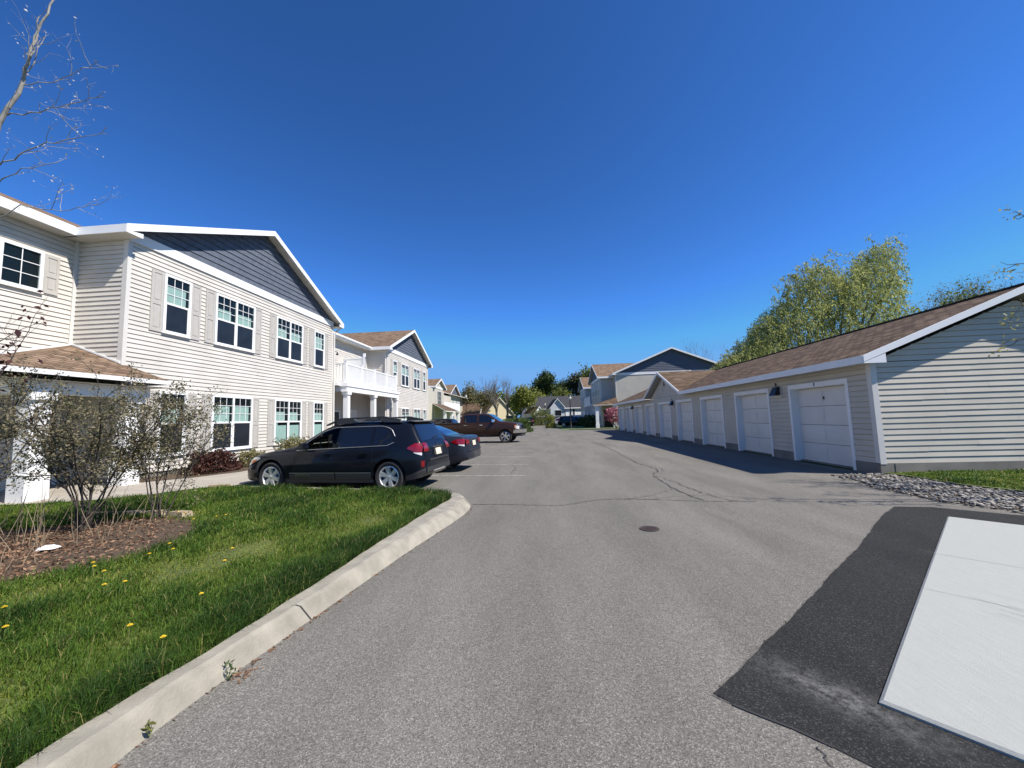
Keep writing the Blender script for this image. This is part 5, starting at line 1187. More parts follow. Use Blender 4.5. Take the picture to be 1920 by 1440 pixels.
# hedges and bushes
def bush(name, label, base, size, seed, leafm, n, leaf, stems=14, bark=None, cat='bush', group=None, fill=.35, lift=.0):
    r_ = np.random.default_rng(seed); t = thing(name, label, cat, base, 0, group); b0 = np.array(base); out = []
    d = r_.normal(0, 1, (n, 3)); d /= np.linalg.norm(d, axis=1, keepdims=True); d[:, 2] = np.abs(d[:, 2]) if not lift else d[:, 2]
    lump = 1 + .16 * np.sin(d[:, 0] * 7 + seed) * np.cos(d[:, 1] * 6) + .1 * np.sin(d[:, 2] * 11)
    P = b0 + np.array([0, 0, lift]) + d * np.array(size) * (r_.uniform(fill, 1, (n, 1)) ** .5) * lump[:, None]
    for _ in range(stems):
        q = P[r_.integers(0, n)]; out.append((b0 + r_.normal(0, .04, 3) * [1, 1, 0], b0 * .4 + q * .6 + r_.normal(0, .04, 3), .014, .009)); out.append((out[-1][1], q, .009, .004))
    sticks('stems', out, bark or M['bark_d'], t, 4); V, F = leaves(r_, P, leaf * .7, leaf); np_mesh('foliage', V, F, leafm, t); return t
bush('barberry_bush', 'dark red-brown rounded bush against the beige wall, before the wagon', (-10.55, 11.55, .15), (.62, .85, .72), 31, L_barb, 4200, .075)
bush('evergreen_bush', 'small olive-green bush behind the wagon headlight', (-10.4, 13.0, .15), (.45, .5, .62), 32, L_olive, 2200, .06)
bush('evergreen_bush', 'brownish-green bush under the windows above the wagon bonnet', (-10.4, 15.3, .15), (.55, 1.1, 1.0), 33, L_olive, 2600, .08)
bush('hedge_bush', 'large round green hedge bush behind the pickup at the roadside', (-3.2, 43.6, 0), (1.9, 2.4, 1.75), 34, L_hedge, 5200, .17)
bush('hedge_bush', 'smaller green hedge bush left of the large round one', (-6.2, 45.5, 0), (2.0, 2.0, 1.6), 35, L_hedge, 3600, .17)
bush('roadside_shrub', 'small yellow-green shrub at the kerb across the road, near the lamp post', (.95, 56.5, 0), (.75, .75, 2.1), 36, L_spring, 1100, .2)
bush('foundation_bush', 'dark clipped bush left of the porch of the grey building', (6.6, 55, 0), (1.1, 1.6, 1.9), 37, L_dark, 1800, .2)
bush('foundation_bush', 'dark clipped bush farther along the grey building front', (6.3, 63, 0), (1.1, 2.0, 1.6), 38, L_dark, 1500, .2)
bush('flowering_tree', 'small tree covered in pink blossom at the far garage corner', (8.5, 46.6, 0), (1.25, 1.2, 1.0), 39, L_pink, 2400, .15, 20, cat='tree', lift=1.55)
bush('roadside_shrub', 'olive spring shrub before the white house, beside the middle lamp post', (-.8, 78, 0), (2.4, 2.4, 3.6), 41, L_mid, 2600, .24)

# the two bare-stemmed shrubs in the mulch bed, and the dark-leaved one at the left edge
def stem_shrub(name, label, base, h, width, seed, leafm, n_leaf, leaf, n_stems, lean=0.0, bare=.32, bark=None, clump=.036):
    r_ = np.random.default_rng(seed); t = thing(name, label, 'shrub', base); b0 = np.array(base, float); out, tips = [], []
    for i in range(n_stems):
        a = 2 * pi * i / n_stems + r_.uniform(-.3, .3); e = np.array([cos(a) * width * .55 + lean, sin(a) * width * .45, h * r_.uniform(.62, .85)]); p = b0 + np.array([cos(a) * .10, sin(a) * .10, 0]) * r_.uniform(.3, 1.3)
        n = 7; prev = p; rad = r_.uniform(.010, .017); w1 = r_.normal(0, .05, 3)
        for k in range(1, n + 1):
            f = k / n; c = p + e * np.array([f ** 1.5, f ** 1.5, f]) + w1 * math.sin(f * pi) + r_.normal(0, .012, 3); out.append((prev, c, rad * 1.15 * (1 - .6 * (k - 1) / n), rad * 1.15 * (1 - .6 * k / n)))
            if f > bare:
                for _ in range(r_.integers(2, 4)):
                    d = e / np.linalg.norm(e) + r_.normal(0, .62, 3); grow(r_, c, d, h * r_.uniform(.13, .24), rad * .45, 1, .6, .62, (1, 2), 4, .2, .06, out, tips)
            prev = c
        tips.append((prev, e))
    sticks('stems', out, bark or M['bark_d'], t, 4)
    tp = [q for q, _ in tips]; P = bushy(r_, tp, n_leaf, clump); V, F = leaves(r_, P, leaf * .6, leaf); np_mesh('foliage', V, F, leafm, t); return t
stem_shrub('bare_stemmed_shrub', 'wide shrub with many grey stems and small olive leaves in the mulch bed', (-6.75, 5.25, .12), 2.15, 1.45, 51, L_shrub, 13000, .034, 13, .05, .30, M['bark_d'])
stem_shrub('bare_stemmed_shrub', 'narrower leafing shrub on dark stems at the right tip of the mulch bed', (-6.25, 5.85, .12), 2.05, .95, 52, L_shrub, 6000, .034, 8, .10, .34, M['bark_d'])
stem_shrub('bare_stemmed_shrub', 'twiggy shrub at the left edge of the mulch bed', (-8.1, 4.9, .12), 2.2, 1.3, 53, L_shrub, 3200, .036, 8, 0, .3, M['bark'])
stem_shrub('red_leaved_shrub', 'tall thin shrub with dark red leaves at the left edge', (-8.35, 4.4, .12), 3.5, 1.5, 54, L_redl, 620, .085, 7, .15, .5, M['bark_d'], .05)
def dry_stalks():
    r_ = np.random.default_rng(55); out = []
    for _ in range(90):
        b = np.array([r_.uniform(-8.2, -5.6), r_.uniform(3.5, 5.5), .12]); d = np.array([r_.normal(.12, .22), r_.normal(0, .22), 1]); L = r_.uniform(.15, .75); q = b + d * L * .5; e = q + (d + r_.normal(0, .15, 3)) * L * .5; out += [(b, q, .005, .004), (q, e, .004, .002)]
    return tag(sticks('dry_stalks', out, mat('dry_stalk', (.26, .20, .13), .9), None, 4), 'dry pale stalks standing in the mulch bed', 'dry stalks', kind='stuff')
dry_stalks()

# the bare tree whose branches enter at the upper left
def left_tree():
    r_ = np.random.default_rng(61); t = thing('budding_tree', 'bare pale-barked tree with silvery buds reaching in at the upper left', 'tree', (-8.3, 4.3, .1)); out, tips = [], []
    def limb(pts, r0, r1, tw=1.0):
        p = np.array(pts, float); m_ = len(p) * 4; P = np.stack([np.interp(np.linspace(0, len(p) - 1, m_), np.arange(len(p)), p[:, k]) for k in range(3)], 1); P[1:-1] += r_.normal(0, .012, (m_ - 2, 3))
        for i in range(m_ - 1):
            f = i / (m_ - 1); out.append((P[i], P[i + 1], r0 + (r1 - r0) * f, r0 + (r1 - r0) * (i + 1) / (m_ - 1)))
            if f > .25 and r_.random() < .6 * tw:
                d = P[i + 1] - P[i]; d /= np.linalg.norm(d); d = d * .6 + r_.normal(0, .6, 3) + np.array([.1, 0, .25]); grow(r_, P[i], d, r_.uniform(.18, .42),   .004, 1, .6, .6, (1, 2), 3, .15, .04, out, tips, .5)
        tips.append((P[-1], P[-1] - P[-2]))
    limb([(-8.3, 4.3, .1), (-8.2, 4.35, 2.2), (-8.05, 4.4, 4.0), (-7.62, 4.45, 5.5), (-7.22, 4.5, 6.6)], .055, .024, .12)
    limb([(-7.22, 4.5, 6.6), (-7.12, 4.5, 7.2), (-6.9, 4.55, 7.9), (-6.7, 4.6, 8.5)], .020, .007)
    limb([(-7.22, 4.5, 6.6), (-6.98, 4.4, 6.85), (-6.83, 4.35, 7.35)], .017, .006)
    limb([(-7.45, 4.5, 6.05), (-6.9, 4.55, 6.12), (-6.4, 4.55, 6.2), (-5.85, 4.5, 6.2)], .009, .003)
    limb([(-7.9, 4.4, 4.6), (-7.3, 4.4, 5.25), (-6.75, 4.45, 5.52), (-6.3, 4.5, 5.6), (-5.85, 4.5, 5.62)], .011, .003)
    limb([(-7.9, 4.4, 4.3), (-7.3, 4.3, 4.85), (-6.8, 4.3, 5.05), (-6.35, 4.35, 5.15)], .009, .003)
    limb([(-8.0, 4.4, 4.1), (-7.2, 4.55, 4.72), (-6.6, 4.6, 4.62), (-6.05, 4.6, 4.68)], .008, .003)
    limb([(-7.4, 4.5, 6.2), (-7.5, 4.7, 6.9), (-7.4, 4.8, 7.6)], .012, .005)
    limb([(-7.25, 4.5, 6.5), (-6.9, 4.6, 6.6), (-6.5, 4.6, 6.75), (-6.2, 4.6, 6.85)], .007, .003)
    keep = lambda q: q[0] < -5.85 - .28 * (q[2] - 6.0)
    out = [o for o in out if keep(o[1])]; tips = [q for q in tips if keep(q[0])]
    sticks('trunk', out, M['bark_w'], t, 5); P = bushy(r_, [q for q, _ in tips], 240, .03); V, F = leaves(r_, P, .016, .034); np_mesh('foliage', V, F, L_bud, t)
left_tree()
# the tree standing outside the right edge; only twigs and its shadow come into the picture
def right_tree():
    r_ = np.random.default_rng(71); b0 = np.array([11.6, 6.0, .05]); t = thing('budding_tree', 'tree with yellow-green buds whose twigs hang in at the right edge', 'tree', tuple(b0)); out, tips = [], []
    grow(r_, b0, np.array([-.05, .02, 1.]), 3.2, .12, 5, .55, .68, (2, 3), 4, .1, .03, out, tips)
    ok = lambda q: q[0] > 1.22 * q[1] + .1 and (q[1] + .247 * q[2] > 7.05 or math.hypot(q[0] - 11.6, q[1] - 6.0) < .5) and q[1] + .247 * q[2] < 8.9 and q[2] < 8.4 and q[1] < 7.4
    out = [o for o in out if ok(o[0]) and ok(o[1])]; tips = [q for q in tips if ok(q[0])]
    for pts in (((9.6, 6.1, 3.0), (8.4, 6.0, 3.9), (7.3, 6.0, 4.22), (6.95, 6.0, 4.28)), ((9.6, 6.1, 2.9), (8.3, 6.0, 3.3), (7.3, 6.0, 3.5), (6.68, 6.0, 3.58)), ((9.5, 6.1, 2.6), (8.2, 6.0, 2.6), (7.2, 6.0, 2.5), (6.55, 6.0, 2.38)), ((9.5, 6.0, 2.8), (8.2, 6.1, 3.0), (7.3, 6.1, 3.05), (6.85, 6.1, 3.0))):
        p = np.array(pts); P = np.stack([np.interp(np.linspace(0, 3, 16), np.arange(4), p[:, k]) for k in range(3)], 1); P[1:] += r_.normal(0, .02, (15, 3))
        for i in range(15):
            out.append((P[i], P[i + 1], .018 - .001 * i, .017 - .001 * i))
            if i > 3 and i % 2: grow(r_, P[i], P[i + 1] - P[i] + r_.normal(0, .08, 3), r_.uniform(.10, .26), .005, 1, .5, .6, (1, 2), 3, .15, .0, out, tips, .5)
    sticks('trunk', out, M['bark_d'], t, 4); P = bushy(r_, [q for q, _ in tips], 3400, .05); V, F = leaves(r_, P, .028, .055); np_mesh('crown', V, F, L_yel, t)
right_tree()

# ------------------------------------------------------------------ grass blades
def grass_mat():
    m = bpy.data.materials.new('grass_blades'); m.use_nodes = True; n = m.node_tree; b = n.nodes['Principled BSDF']; b.inputs['Roughness'].default_value = .55; b.inputs['Specular IOR Level'].default_value = .25
    a = n.nodes.new('ShaderNodeAttribute'); a.attribute_name = 'tint'; r = n.nodes.new('ShaderNodeValToRGB'); e = r.color_ramp.elements
    e[0].color = (.020, .055, .011, 1); e[1].color = (.34, .29, .11, 1); e[1].position = 1; x = e.new(.40); x.color = (.095, .178, .022, 1); x = e.new(.8); x.color = (.26, .28, .05, 1)
    n.links.new(a.outputs['Fac'], r.inputs[0]); n.links.new(r.outputs[0], b.inputs['Base Color'])
    tr = n.nodes.new('ShaderNodeBsdfTranslucent'); n.links.new(r.outputs[0], tr.inputs[0]); mx = n.nodes.new('ShaderNodeMixShader'); mx.inputs[0].default_value = .35
    n.links.new(b.outputs[0], mx.inputs[1]); n.links.new(tr.outputs[0], mx.inputs[2]); n.links.new(mx.outputs[0], n.nodes['Material Output'].inputs[0]); return m
M['grass'] = grass_mat()
def worn_band(x, y):   # the short yellowish strip that crosses the lawn
    ax, ay, bx_, by_ = -5.2, 2.3, -2.6, 5.4; t = np.clip(((x - ax) * (bx_ - ax) + (y - ay) * (by_ - ay)) / ((bx_ - ax) ** 2 + (by_ - ay) ** 2), 0, 1)
    return np.exp(-(np.hypot(x - ax - t * (bx_ - ax), y - ay - t * (by_ - ay)) / .38) ** 2)
def field(x, y):   # patchiness of the lawn, 0 short and yellow .. 1 tall and dark
    return .55 - .28 * worn_band(x, y) + .30 * np.sin(x * 1.9 + 1.3 * np.sin(y * 1.1)) * np.cos(y * 1.5 + .8 * np.sin(x * 1.7)) + .17 * np.sin(x * 5.1 + y * 3.7) * np.sin(y * 4.3 - x * 2.2) + .12 * np.sin(x * 11 + 2) * np.sin(y * 9 + 1)
def blades(name, label, poly, z, n, h0, h1, hole=None, dens_y=None, seed=3, wid=.0035, tall_edge=None):
    r_ = np.random.default_rng(seed); pa = np.array(poly); lo, hi = pa.min(0), pa.max(0); P = r_.uniform(lo, hi, (n * 4, 2)); P = P[inpoly(P, poly)]
    if hole is not None:
        jit = P + r_.normal(0, .07, P.shape); P = P[~inpoly(jit, hole)]
    dist = np.hypot(P[:, 0], P[:, 1]); keep = r_.random(len(P)) < np.clip((3.2 / dist) ** 1.25, .10, 1); P = P[keep][:n]; dist = np.hypot(P[:, 0], P[:, 1])
    # pull blades together into tufts
    cell = np.floor(P / .055); cr = np.modf(np.sin(cell[:, 0] * 127.1 + cell[:, 1] * 311.7) * 43758.5)[0]; cc = (cell + .5 + .3 * cr[:, None]) * .055; P = P + (cc - P) * .35
    f = np.clip(field(P[:, 0], P[:, 1]) + r_.normal(0, .12, len(P)), 0, 1)
    if tall_edge is not None:
        te = np.array(tall_edge); dd = np.min(np.hypot(P[:, None, 0] - te[None, :, 0], P[:, None, 1] - te[None, :, 1]), 1); f = np.clip(f + .38 * np.exp(-(dd / .45) ** 2), 0, 1)
    h = (h0 + (h1 - h0) * f ** 1.3) * r_.uniform(.55, 1.2, len(P)); w = wid * np.clip(dist / 2.6, 1, 3.2)
    a = r_.uniform(0, 2 * pi, len(P)); side = np.stack([np.cos(a), np.sin(a), 0 * a], 1); la = r_.uniform(0, 2 * pi, len(P)); le = h * r_.uniform(.15, .95, len(P)); le_v = np.stack([np.cos(la) + .35, np.sin(la), 0 * la], 1) * le[:, None]
    B = np.stack([P[:, 0], P[:, 1], np.full(len(P), z - .005)], 1); up = np.array([0, 0, 1.0])
    mid = B + le_v * .35 + up * (h * .62)[:, None]; tip = B + le_v + up * (h * np.clip(1 - .35 * le / h, .4, 1))[:, None]
    V = np.stack([B - side * w[:, None] * .5, B + side * w[:, None] * .5, mid + side * w[:, None] * .4, mid - side * w[:, None] * .4, tip + side * w[:, None] * .08, tip - side * w[:, None] * .08], 1).reshape(-1, 3)
    k = np.arange(len(P))[:, None] * 6; F = np.concatenate([k + [0, 1, 2, 3], k + [3, 2, 4, 5]], 0)
    tint = np.clip(.80 - .72 * f + r_.normal(0, .10, len(P)), 0, .86); tint = np.where(r_.random(len(P)) < .05, 1.0, tint)
    return tag(np_mesh(name, V, F, M['grass'], None, np.repeat(tint, 6)), label, 'grass', kind='stuff')
blades('lawn_grass', 'shaggy green lawn behind the curving kerb', [tuple(p) for p in ki[6::2]] + WALKN + [(-13, 1.0)], 0.11, 340000, .018, .165, BED, seed=3, wid=.0029, tall_edge=np.array(KIN[2:]))
blades('side_grass', 'strip of bright grass along the garage end wall', [(7.85, 9.66), (7.95, 9.0), (7.92, 8.2), (8.27, 7.5), (9.4, 6.6), (13, 5.6), (13, 9.66)], 0.05, 40000, .03, .10, None, seed=4, wid=.006)
# mulch bed: dark soil sheet, chips
sheet('mulch_bed', [(x + .03 * math.sin(i * 2.1), y + .03 * math.cos(i * 3.3)) for i, (x, y) in enumerate(resample(BED + BED[:1], 80)[:-1])], .118, M['mulch'])
r_ = np.random.default_rng(9); P = r_.uniform((-9.4, 2.9), (-4.6, 5.95), (15000, 2)); P = P[inpoly(P + r_.normal(0, .05, P.shape), BED)]; P = P[(r_.random(len(P)) < np.clip(.75 - .42 * (P[:, 0] + 5.9) - .25 * (P[:, 1] - 4.0), .05, .9))]
V, F = leaves(r_, np.column_stack([P, .125 + r_.uniform(0, .018, len(P))]), .018, .044, .5); tag(np_mesh('mulch_chips', V, F, M['chips']), 'brown leaf litter and wood chips scattered over the mulch bed', 'mulch', kind='stuff')
# river stones by the garage corner
def gravel(poly, n, seed, sz):
    r_ = np.random.default_rng(seed); pa = np.array(poly); P = r_.uniform(pa.min(0), pa.max(0), (n * 4, 2)); P = P[inpoly(P + r_.normal(0, .10, P.shape), poly)][:n]; m_ = len(P)
    base = []
    for i, (zz, k) in enumerate(((-.5, .75), (0, 1.0), (.55, .7))):
        for j in range(6): a = 2 * pi * j / 6 + .3 * i; base.append((cos(a) * k, sin(a) * k, zz))
    base.append((0, 0, .85)); base = np.array(base); s = sz * r_.uniform(.5, 1.5, (m_, 1, 1)) * r_.uniform(.7, 1.2, (m_, 1, 3)) * np.array([1, 1, .6]); V = base[None] * s * r_.uniform(.85, 1.15, (m_, 19, 1))
    a = r_.uniform(0, 2 * pi, m_); ca, sa = np.cos(a)[:, None], np.sin(a)[:, None]; X, Y = V[..., 0] * ca - V[..., 1] * sa, V[..., 0] * sa + V[..., 1] * ca; Z = V[..., 2] + (s[:, :, 2] * .45) + r_.uniform(0, .02, (m_, 1)) + .006
    V = np.stack([X + P[:, None, 0], Y + P[:, None, 1], Z], 2).reshape(-1, 3); f = []
    for i in range(2):
        for j in range(6): f.append((i * 6 + j, i * 6 + (j + 1) % 6, (i + 1) * 6 + (j + 1) % 6, (i + 1) * 6 + j))
    for j in range(6): f.append((12 + j, 12 + (j + 1) % 6, 18, 18))
    f = np.array(f); k = np.arange(m_)[:, None, None] * 19; F = (k + f[None]).reshape(-1, 4); return V, F
def tri_mesh(name, V, F, m_):
    me = bpy.data.meshes.new(name); me.from_pydata(V.tolist(), [], [tuple(dict.fromkeys(f)) for f in F.tolist()]); me.materials.append(m_); me.polygons.foreach_set('use_smooth', [True] * len(me.polygons)); me.update(); o = bpy.data.objects.new(name, me); C.objects.link(o); return o
V, F = gravel([(6.85, 9.75), (6.40, 8.3), (6.30, 7.0), (6.7, 6.35), (8.0, 5.6), (12, 4.6), (12, 5.6), (9.4, 6.6), (8.25, 7.45), (7.9, 8.15), (7.95, 9.0), (7.72, 9.7)], 5200, 10, .027)
tag(tri_mesh('river_stones', V, F, M['stones']), 'band of pale river stones between the asphalt and the side lawn', 'gravel', kind='stuff')
sheet('stone_bed', [(6.85, 9.72), (6.45, 8.3), (6.35, 7.0), (6.75, 6.35), (8.0, 5.6), (12, 4.6), (12, 5.6), (9.4, 6.6), (8.25, 7.45), (7.9, 8.15), (7.9, 9.0), (7.73, 9.70)], .008, M['mulch'])

# ------------------------------------------------------------------ street lamps
def street_lamp(label, x, y, h):
    t = thing('street_lamp', label, 'street lamp', (x, y, 0), 0, 'black post lamps along the road')
    p = MB(); p.lathe([(.16, 0), (.16, .25), (.11, .32), (.09, .9), (.055, 1.0), (.05, h - .75), (.08, h - .72), (.10, h - .66)], (x, y, 0), 12); p.build('post', M['black'], t, smooth=True, sharp=35)
    g = MB(); g.lathe([(.09, h - .66), (.19, h - .50), (.20, h - .30), (.15, h - .22)], (x, y, 0), 12); g.build('globe', M['lampglass'], t, smooth=True, sharp=40)
    c = MB(); c.lathe([(.21, h - .30), (.18, h - .20), (.07, h - .10), (.05, h - .04), (.02, h + .08), (.0, h + .1)], (x, y, 0), 12); c.build('cap', M['black'], t, smooth=True, sharp=35)
street_lamp('black lamp post with white globe standing before the far left building', -11.9, 58.5, 5.6)
street_lamp('black lamp post with pale globe at the lawn in front of the right-hand building', 3.45, 50.6, 4.45)
street_lamp('thin distant lamp post before the white house with grey roof', .25, 74.5, 4.5)

# ------------------------------------------------------------------ distant houses
def house(name, label, x0, x1, y0, y1, zw, rise, axis, wallm, roofm, wins=(), over=.4, cat='house', turn=0):
    """gabled house; axis 'x' = ridge along x, 'y' = ridge along y (gable faces the camera)"""
    t = thing(name, label, cat, ((x0 + x1) / 2, y0, 0)); w_ = MB(); w_.box(x0, x1, y0, y1, -.05, zw)
    xm, ym = (x0 + x1) / 2, (y0 + y1) / 2; zr = zw + rise
    if axis == 'y': w_.add([(x0, y0, zw), (x1, y0, zw), (xm, y0, zr), (x0, y1, zw), (x1, y1, zw), (xm, y1, zr)], [(0, 1, 2), (5, 4, 3)])
    else: w_.add([(x0, y0, zw), (x0, y1, zw), (x0, ym, zr), (x1, y0, zw), (x1, y1, zw), (x1, ym, zr)], [(2, 1, 0), (3, 4, 5)])
    w_.build('wall', wallm, t); r = MB(); o = over
    if axis == 'y':
        k = rise / (xm - x0); r_e = zw - o * k + .08
        roof_slab(r, (x0 - o, y1 + o, r_e), (x0 - o, y0 - o, r_e), (xm, y0 - o, zr + .08), (xm, y1 + o, zr + .08), .18); roof_slab(r, (x1 + o, y0 - o, r_e), (x1 + o, y1 + o, r_e), (xm, y1 + o, zr + .08), (xm, y0 - o, zr + .08), .18)
    else:
        k = rise / (ym - y0); r_e = zw - o * k + .08
        roof_slab(r, (x0 - o, y0 - o, r_e), (x1 + o, y0 - o, r_e), (x1 + o, ym, zr + .08), (x0 - o, ym, zr + .08), .18); roof_slab(r, (x1 + o, y1 + o, r_e), (x0 - o, y1 + o, r_e), (x0 - o, ym, zr + .08), (x1 + o, ym, zr + .08), .18)
    r.build('roof', [roofm, M['white']], t)
    for (x, z, w, h) in wins:
        f = MB(); f.box(x - .09, x + w + .09, y0 - .06, y0, z - .09, z + h + .09); fo = f.build('window', M['white'], t)
        g = MB(); g.box(x, x + w, y0 - .075, y0 - .06, z, z + h); g.build('pane', M['dark'], fo)
    t.rotation_euler = (0, 0, R(turn)); return t
W_cream = mat('cream_siding', (.62, .54, .36), .7, var=.05); W_white = mat('white_house_siding', (.72, .73, .74), .7, var=.04); W_grey = mat('pale_grey_siding', (.50, .53, .56), .7, var=.04)
house('house', 'cream house with a tan-edged gable behind two bare trees', -14.4, -6.9, 92, 104, 2.6, 4.1, 'y', W_cream, M['shingle'], ((-13.2, 1.1, 1, 1.2), (-8.6, 1.1, 1, 1.2)), turn=28)
house('house', 'low house with a broad grey-brown roof left of the cream house', -26, -15.5, 90, 100, 2.7, 2.9, 'x', W_grey, M['shingle_b'])
house('house', 'long white house with a charcoal roof at the road end', -4.2, 11, 97, 107, 3.9, 3.1, 'x', W_white, M['shingle_d'], ((-2.9, 2.4, .8, 1.2), (-1.2, 1.9, .8, 1.7)), turn=12)
house('house', 'white front wing with a small dark gable and balcony beside the right-hand lamp post', 1.6, 4.9, 91, 97, 3.9, 2.0, 'y', W_grey, M['shingle_d'], ((2.6, 1.9, 1.5, 1.3),), turn=8)
house('house', 'bright white low wing with shuttered windows right of the small dark gable', 5.0, 11.5, 92, 98, 3.9, 2.2, 'x', W_white, M['shingle_d'], ((6.0, 2.0, .4, 1.6), (6.8, 2.0, .4, 1.6)), turn=14)
house('shed', 'tiny white shed with a pointed gable at the end of the road', -2.2, .2, 84, 89, 2.6, 1.35, 'y', W_white, M['shingle_b'], (), .2, 'shed', 28)
house('house', 'pale house end showing past the far left buildings', -30, -23.2, 112, 124, 6.0, 2.4, 'y', W_white, M['shingle'])
# wooden fences
def fence(label, x0, x1, y, h, m):
    t = thing('wooden_fence', label, 'fence', ((x0 + x1) / 2, y, 0)); p = MB(); n = int((x1 - x0) / .16)
    for i in range(n): x = x0 + i * .16; p.box(x, x + .145, y, y + .025, .05, h + .02 * math.sin(i * 2.7))
    p.box(x0, x1, y + .025, y + .07, .4, .5); p.box(x0, x1, y + .025, y + .07, h - .4, h - .3); p.build('board_panel', m, t)
    k = int((x1 - x0) / 2.4)
    for i in range(k + 1): x = x0 + (x1 - x0) * i / k; b = MB(); b.box(x - .06, x + .06, y - .05, y, 0, h + .1); b.build('fence_post', m, t)
fence('brown board fence across the end of the road', -2.2, 3.2, 80.0, 1.75, mat('fence_brown', (.11, .085, .07), .9, var=.3, scale=3))
fence('weathered grey-brown board fence behind the black crossover', 5.6, 14.5, 82.0, 1.9, mat('fence_weathered', (.18, .145, .11), .9, var=.3, scale=3))
bx = MB(); bx.box(-6.9, -4.9, 70, 71.6, 0, 2.0); bx.box(-7.0, -4.8, 69.9, 71.7, 2.0, 2.12); tag(bx.build('utility_shed', mat('dark_green_metal', (.03, .035, .032), .5, var=.2)), 'dark boxy utility shed behind the hedge bushes', 'shed')

# ------------------------------------------------------------------ small things on the ground
t = thing('manhole_cover', 'round rusty iron manhole cover in the asphalt', 'manhole cover', (1.37, 5.51, 0))
rim = MB(); rim.lathe([(.128, .003), (.128, .010), (.112, .010), (.110, .006)], (1.37, 5.51, 0), 28); rim.build('rim', mat('rusty_rim', (.045, .036, .032), .8), t)
cv = MB(); cv.lathe([(.110, .006), (.0, .0075)], (1.37, 5.51, 0), 28)
for i in range(-3, 4):
    for j in range(-3, 4):
        if i * i + j * j < 10: cv.box(1.37 + i * .029 - .009, 1.37 + i * .029 + .009, 5.51 + j * .029 - .009, 5.51 + j * .029 + .009, .006, .011)
cv.build('cover', mat('rusty_iron', (.05, .032, .028), .75, var=.3, scale=30), t)
# dandelions
M['yellow'] = mat('dandelion_yellow', (.75, .52, .02), .6); M['stalk'] = mat('flower_stalk', (.14, .17, .05), .7)
DL = [((5, 1138), .12, 'leftmost dandelion, low at the left edge of the lawn'), ((8, 1175), .12, 'second dandelion at the left edge, just below the leftmost'), ((172, 1055), .13, 'dandelion at the lower tip of the mulch bed'), ((174, 1062), .12, 'dandelion standing close below the one at the mulch tip'),
      ((193, 1071), .11, 'dandelion just right of the pair below the mulch bed'), ((233, 1090), .11, 'lone dandelion in the yellow grass below the mulch bed'), ((193, 1096), .10, 'faint dandelion under the mulch bed tip'), ((316, 1019), .12, 'dandelion beside the right tip of the mulch bed'), ((323, 1029), .13, 'tall dandelion right of the mulch bed tip'),
      ((279, 1038), .11, 'dandelion at the lower rim of the mulch bed'), ((333, 960), .11, 'dandelion in the grass behind the mulch bed tip'), ((346, 962), .11, 'dandelion right beside the one behind the mulch bed tip'), ((362, 973), .11, 'dandelion above the mulch bed tip, rightmost of three'), ((433, 1028), .12, 'dandelion in the middle of the lawn'),
      ((420, 1051), .11, 'dandelion in the middle of the lawn, lower of two'), ((375, 1113), .13, 'bright dandelion near the kerb in tall grass'), ((242, 1172), .13, 'dandelion in the front lawn left of the tall grass'), ((304, 1194), .12, 'dandelion nearest the kerb in the front lawn'), ((422, 965), .10, 'small dandelion far back in the lawn, rightmost'), ((405, 968), .10, 'small dandelion far back in the lawn, left of its pair')]
def ground_at(px, py, z):
    d = cam.matrix_world.to_3x3() @ Vector((px - 960, 720 - py, -721)); k = (z - CAM_H) / d.z; return Vector((0, 0, CAM_H)) + d * k
for i, (px, hz, lab) in enumerate(DL):
    p = ground_at(px[0], px[1], .11 + hz); p.x, p.y = round(p.x, 2), round(p.y, 2); t = thing('dandelion', lab, 'dandelion', (p.x, p.y, .11), 0, 'dandelions in the lawn')
    s = MB(); s.tube([(p.x, p.y, .10), (p.x + .006, p.y + .004, .11 + hz)], .0025, 5); s.build('stalk', M['stalk'], t)
    f = MB(); c = (p.x + .006, p.y + .004, .11 + hz)
    for ring, (r0, n, up) in enumerate(((.015, 14, .002), (.011, 11, .006), (.006, 8, .009))):
        for k in range(n):
            a = 2 * pi * k / n + ring * .3; b = .20; f.add([c, (c[0] + r0 * cos(a - b), c[1] + r0 * sin(a - b), c[2] + up), (c[0] + r0 * 1.12 * cos(a), c[1] + r0 * 1.12 * sin(a), c[2] + up - .002), (c[0] + r0 * cos(a + b), c[1] + r0 * sin(a + b), c[2] + up)], [(0, 1, 2, 3)])
    f.build('flower', M['yellow'], t)
# weeds sprouting from the kerb joint
def weed(label, x, y, seed, col, n):
    r_ = np.random.default_rng(seed); m_ = leaf_mat('weed_leaf', col, tuple(min(1, c * 2) for c in col), .3); t = thing('weed', label, 'weed', (x, y, 0)); s = MB(); P = []
    for k in range(n):
        a = r_.uniform(0, 2 * pi); q = (x + .03 * cos(a), y + .03 * sin(a), r_.uniform(.03, .09)); s.tube([(x, y, 0), q], .0015, 4); P += [q] * 3
    s.build('stem', M['stalk'], t); V, F = leaves(r_, np.array(P) + r_.normal(0, .008, (len(P), 3)), .014, .034); np_mesh('foliage', V, F, m_, t)
weed('small yellow-green weed growing at the near foot of the kerb', -2.045, 1.93, 81, (.12, .12, .03), 6)
weed('small dark green weed at the foot of the kerb beside reddish litter', -2.00, 2.36, 82, (.04, .06, .02), 5)
r_ = np.random.default_rng(83); P = []
for _ in range(260):
    f = r_.uniform(12, 62) if r_.random() < .75 else r_.uniform(28, 36); k = ko[int(f)]; P.append((k[0] + abs(r_.normal(0, .02)), k[1] + r_.normal(0, .03), .006))
for _ in range(50): P.append((-1.93 + r_.normal(0, .03), 2.42 + r_.normal(0, .05), .008))
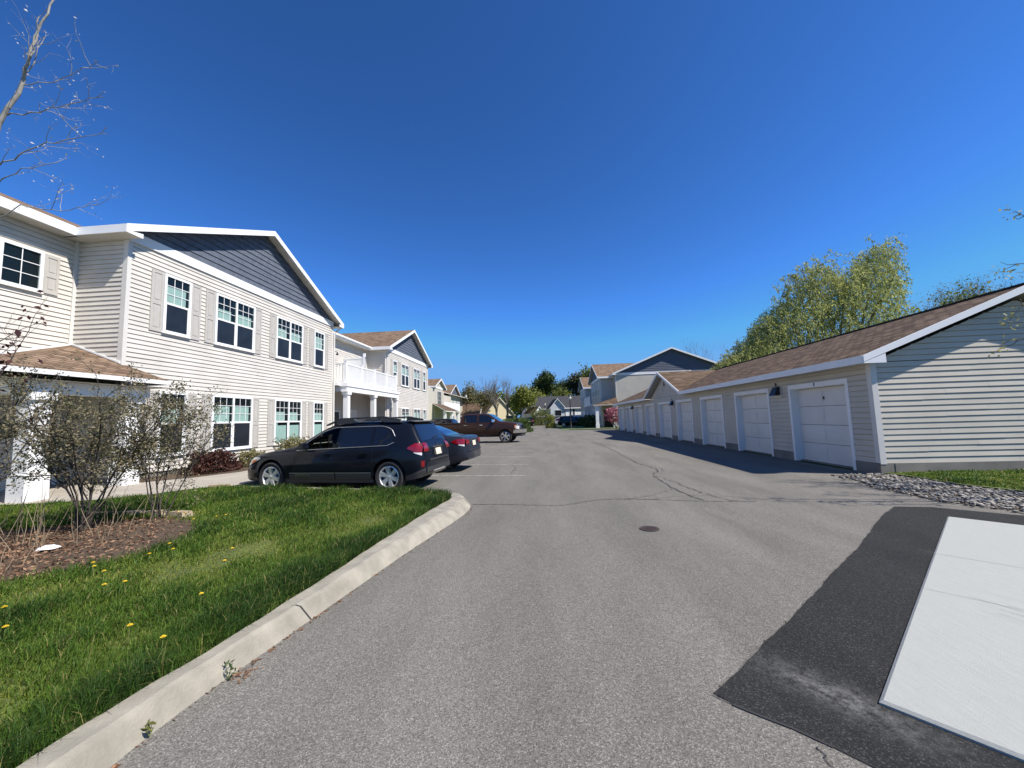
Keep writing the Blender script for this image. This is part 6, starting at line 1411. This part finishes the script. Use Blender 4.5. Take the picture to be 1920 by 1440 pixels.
V, F = leaves(r_, np.array(P), .008, .030, .9); tag(np_mesh('kerb_litter', V, F, leaf_mat('reddish_litter', (.10, .04, .02), (.30, .17, .09), 0, .9)), 'thin line of reddish leaf litter along the foot of the kerb', 'leaf litter', kind='stuff')
# edging stones behind the shrubs
def edging_stone(label, x, y, sx, sy, rz):
    b = MB(); r_ = random.Random(int(abs(x) * 100)); j = lambda: r_.uniform(-.012, .012)
    v = [(-sx, -sy, 0), (sx, -sy, 0), (sx, sy, 0), (-sx, sy, 0), (-sx * .9, -sy * .85, .085), (sx * .92, -sy * .85, .09), (sx * .9, sy * .85, .085), (-sx * .93, sy * .85, .08)]
    ca, sa = cos(rz), sin(rz); b.hexa([(x + (p[0] * ca - p[1] * sa) + j(), y + (p[0] * sa + p[1] * ca) + j(), .11 + p[2]) for p in v])
    tag(b.build('edging_stone', M['rock2']), label, 'stone', 'pale edging stones behind the mulch bed')
M['rock2'] = mat('sandstone', (.34, .27, .17), .95, var=.25, scale=12, bump=.4, bscale=40)
for lab, x, y, sx, rz in (('pale edging stone behind the stems of the wide shrub, leftmost of four', -7.45, 6.02, .20, .1), ('long pale edging stone between the two shrubs', -6.98, 6.08, .22, .02), ('pale edging stone just left of the narrow shrub stems', -6.52, 6.08, .19, -.05), ('pale edging stone right of the narrow shrub stems', -6.02, 6.02, .18, -.25)): edging_stone(lab, x, y, sx, .085, rz)
pb = MB(); pb.add([(-6.14, 4.27, .135), (-6.05, 4.28, .15), (-5.99, 4.34, .14), (-5.95, 4.40, .155), (-6.04, 4.39, .18), (-6.10, 4.37, .15), (-6.17, 4.33, .16), (-6.08, 4.33, .19)], [(0, 1, 7), (1, 2, 7), (2, 3, 4), (2, 4, 7), (4, 5, 7), (5, 6, 7), (6, 0, 7)]); tag(pb.build('paper_scrap', M['white']), 'crumpled white paper scrap lying on the mulch bed', 'litter')
eb = MB(); eb.hexa([(-7.98, 8.60, .0), (-7.55, 8.74, .0), (-7.60, 8.90, .0), (-8.03, 8.78, .0), (-7.96, 8.62, .19), (-7.57, 8.75, .185), (-7.61, 8.88, .185), (-8.0, 8.76, .19)]); tag(eb.build('kerb_stone', M['rock2']), 'loose pale kerb stone at the walk corner before the wagon', 'stone')
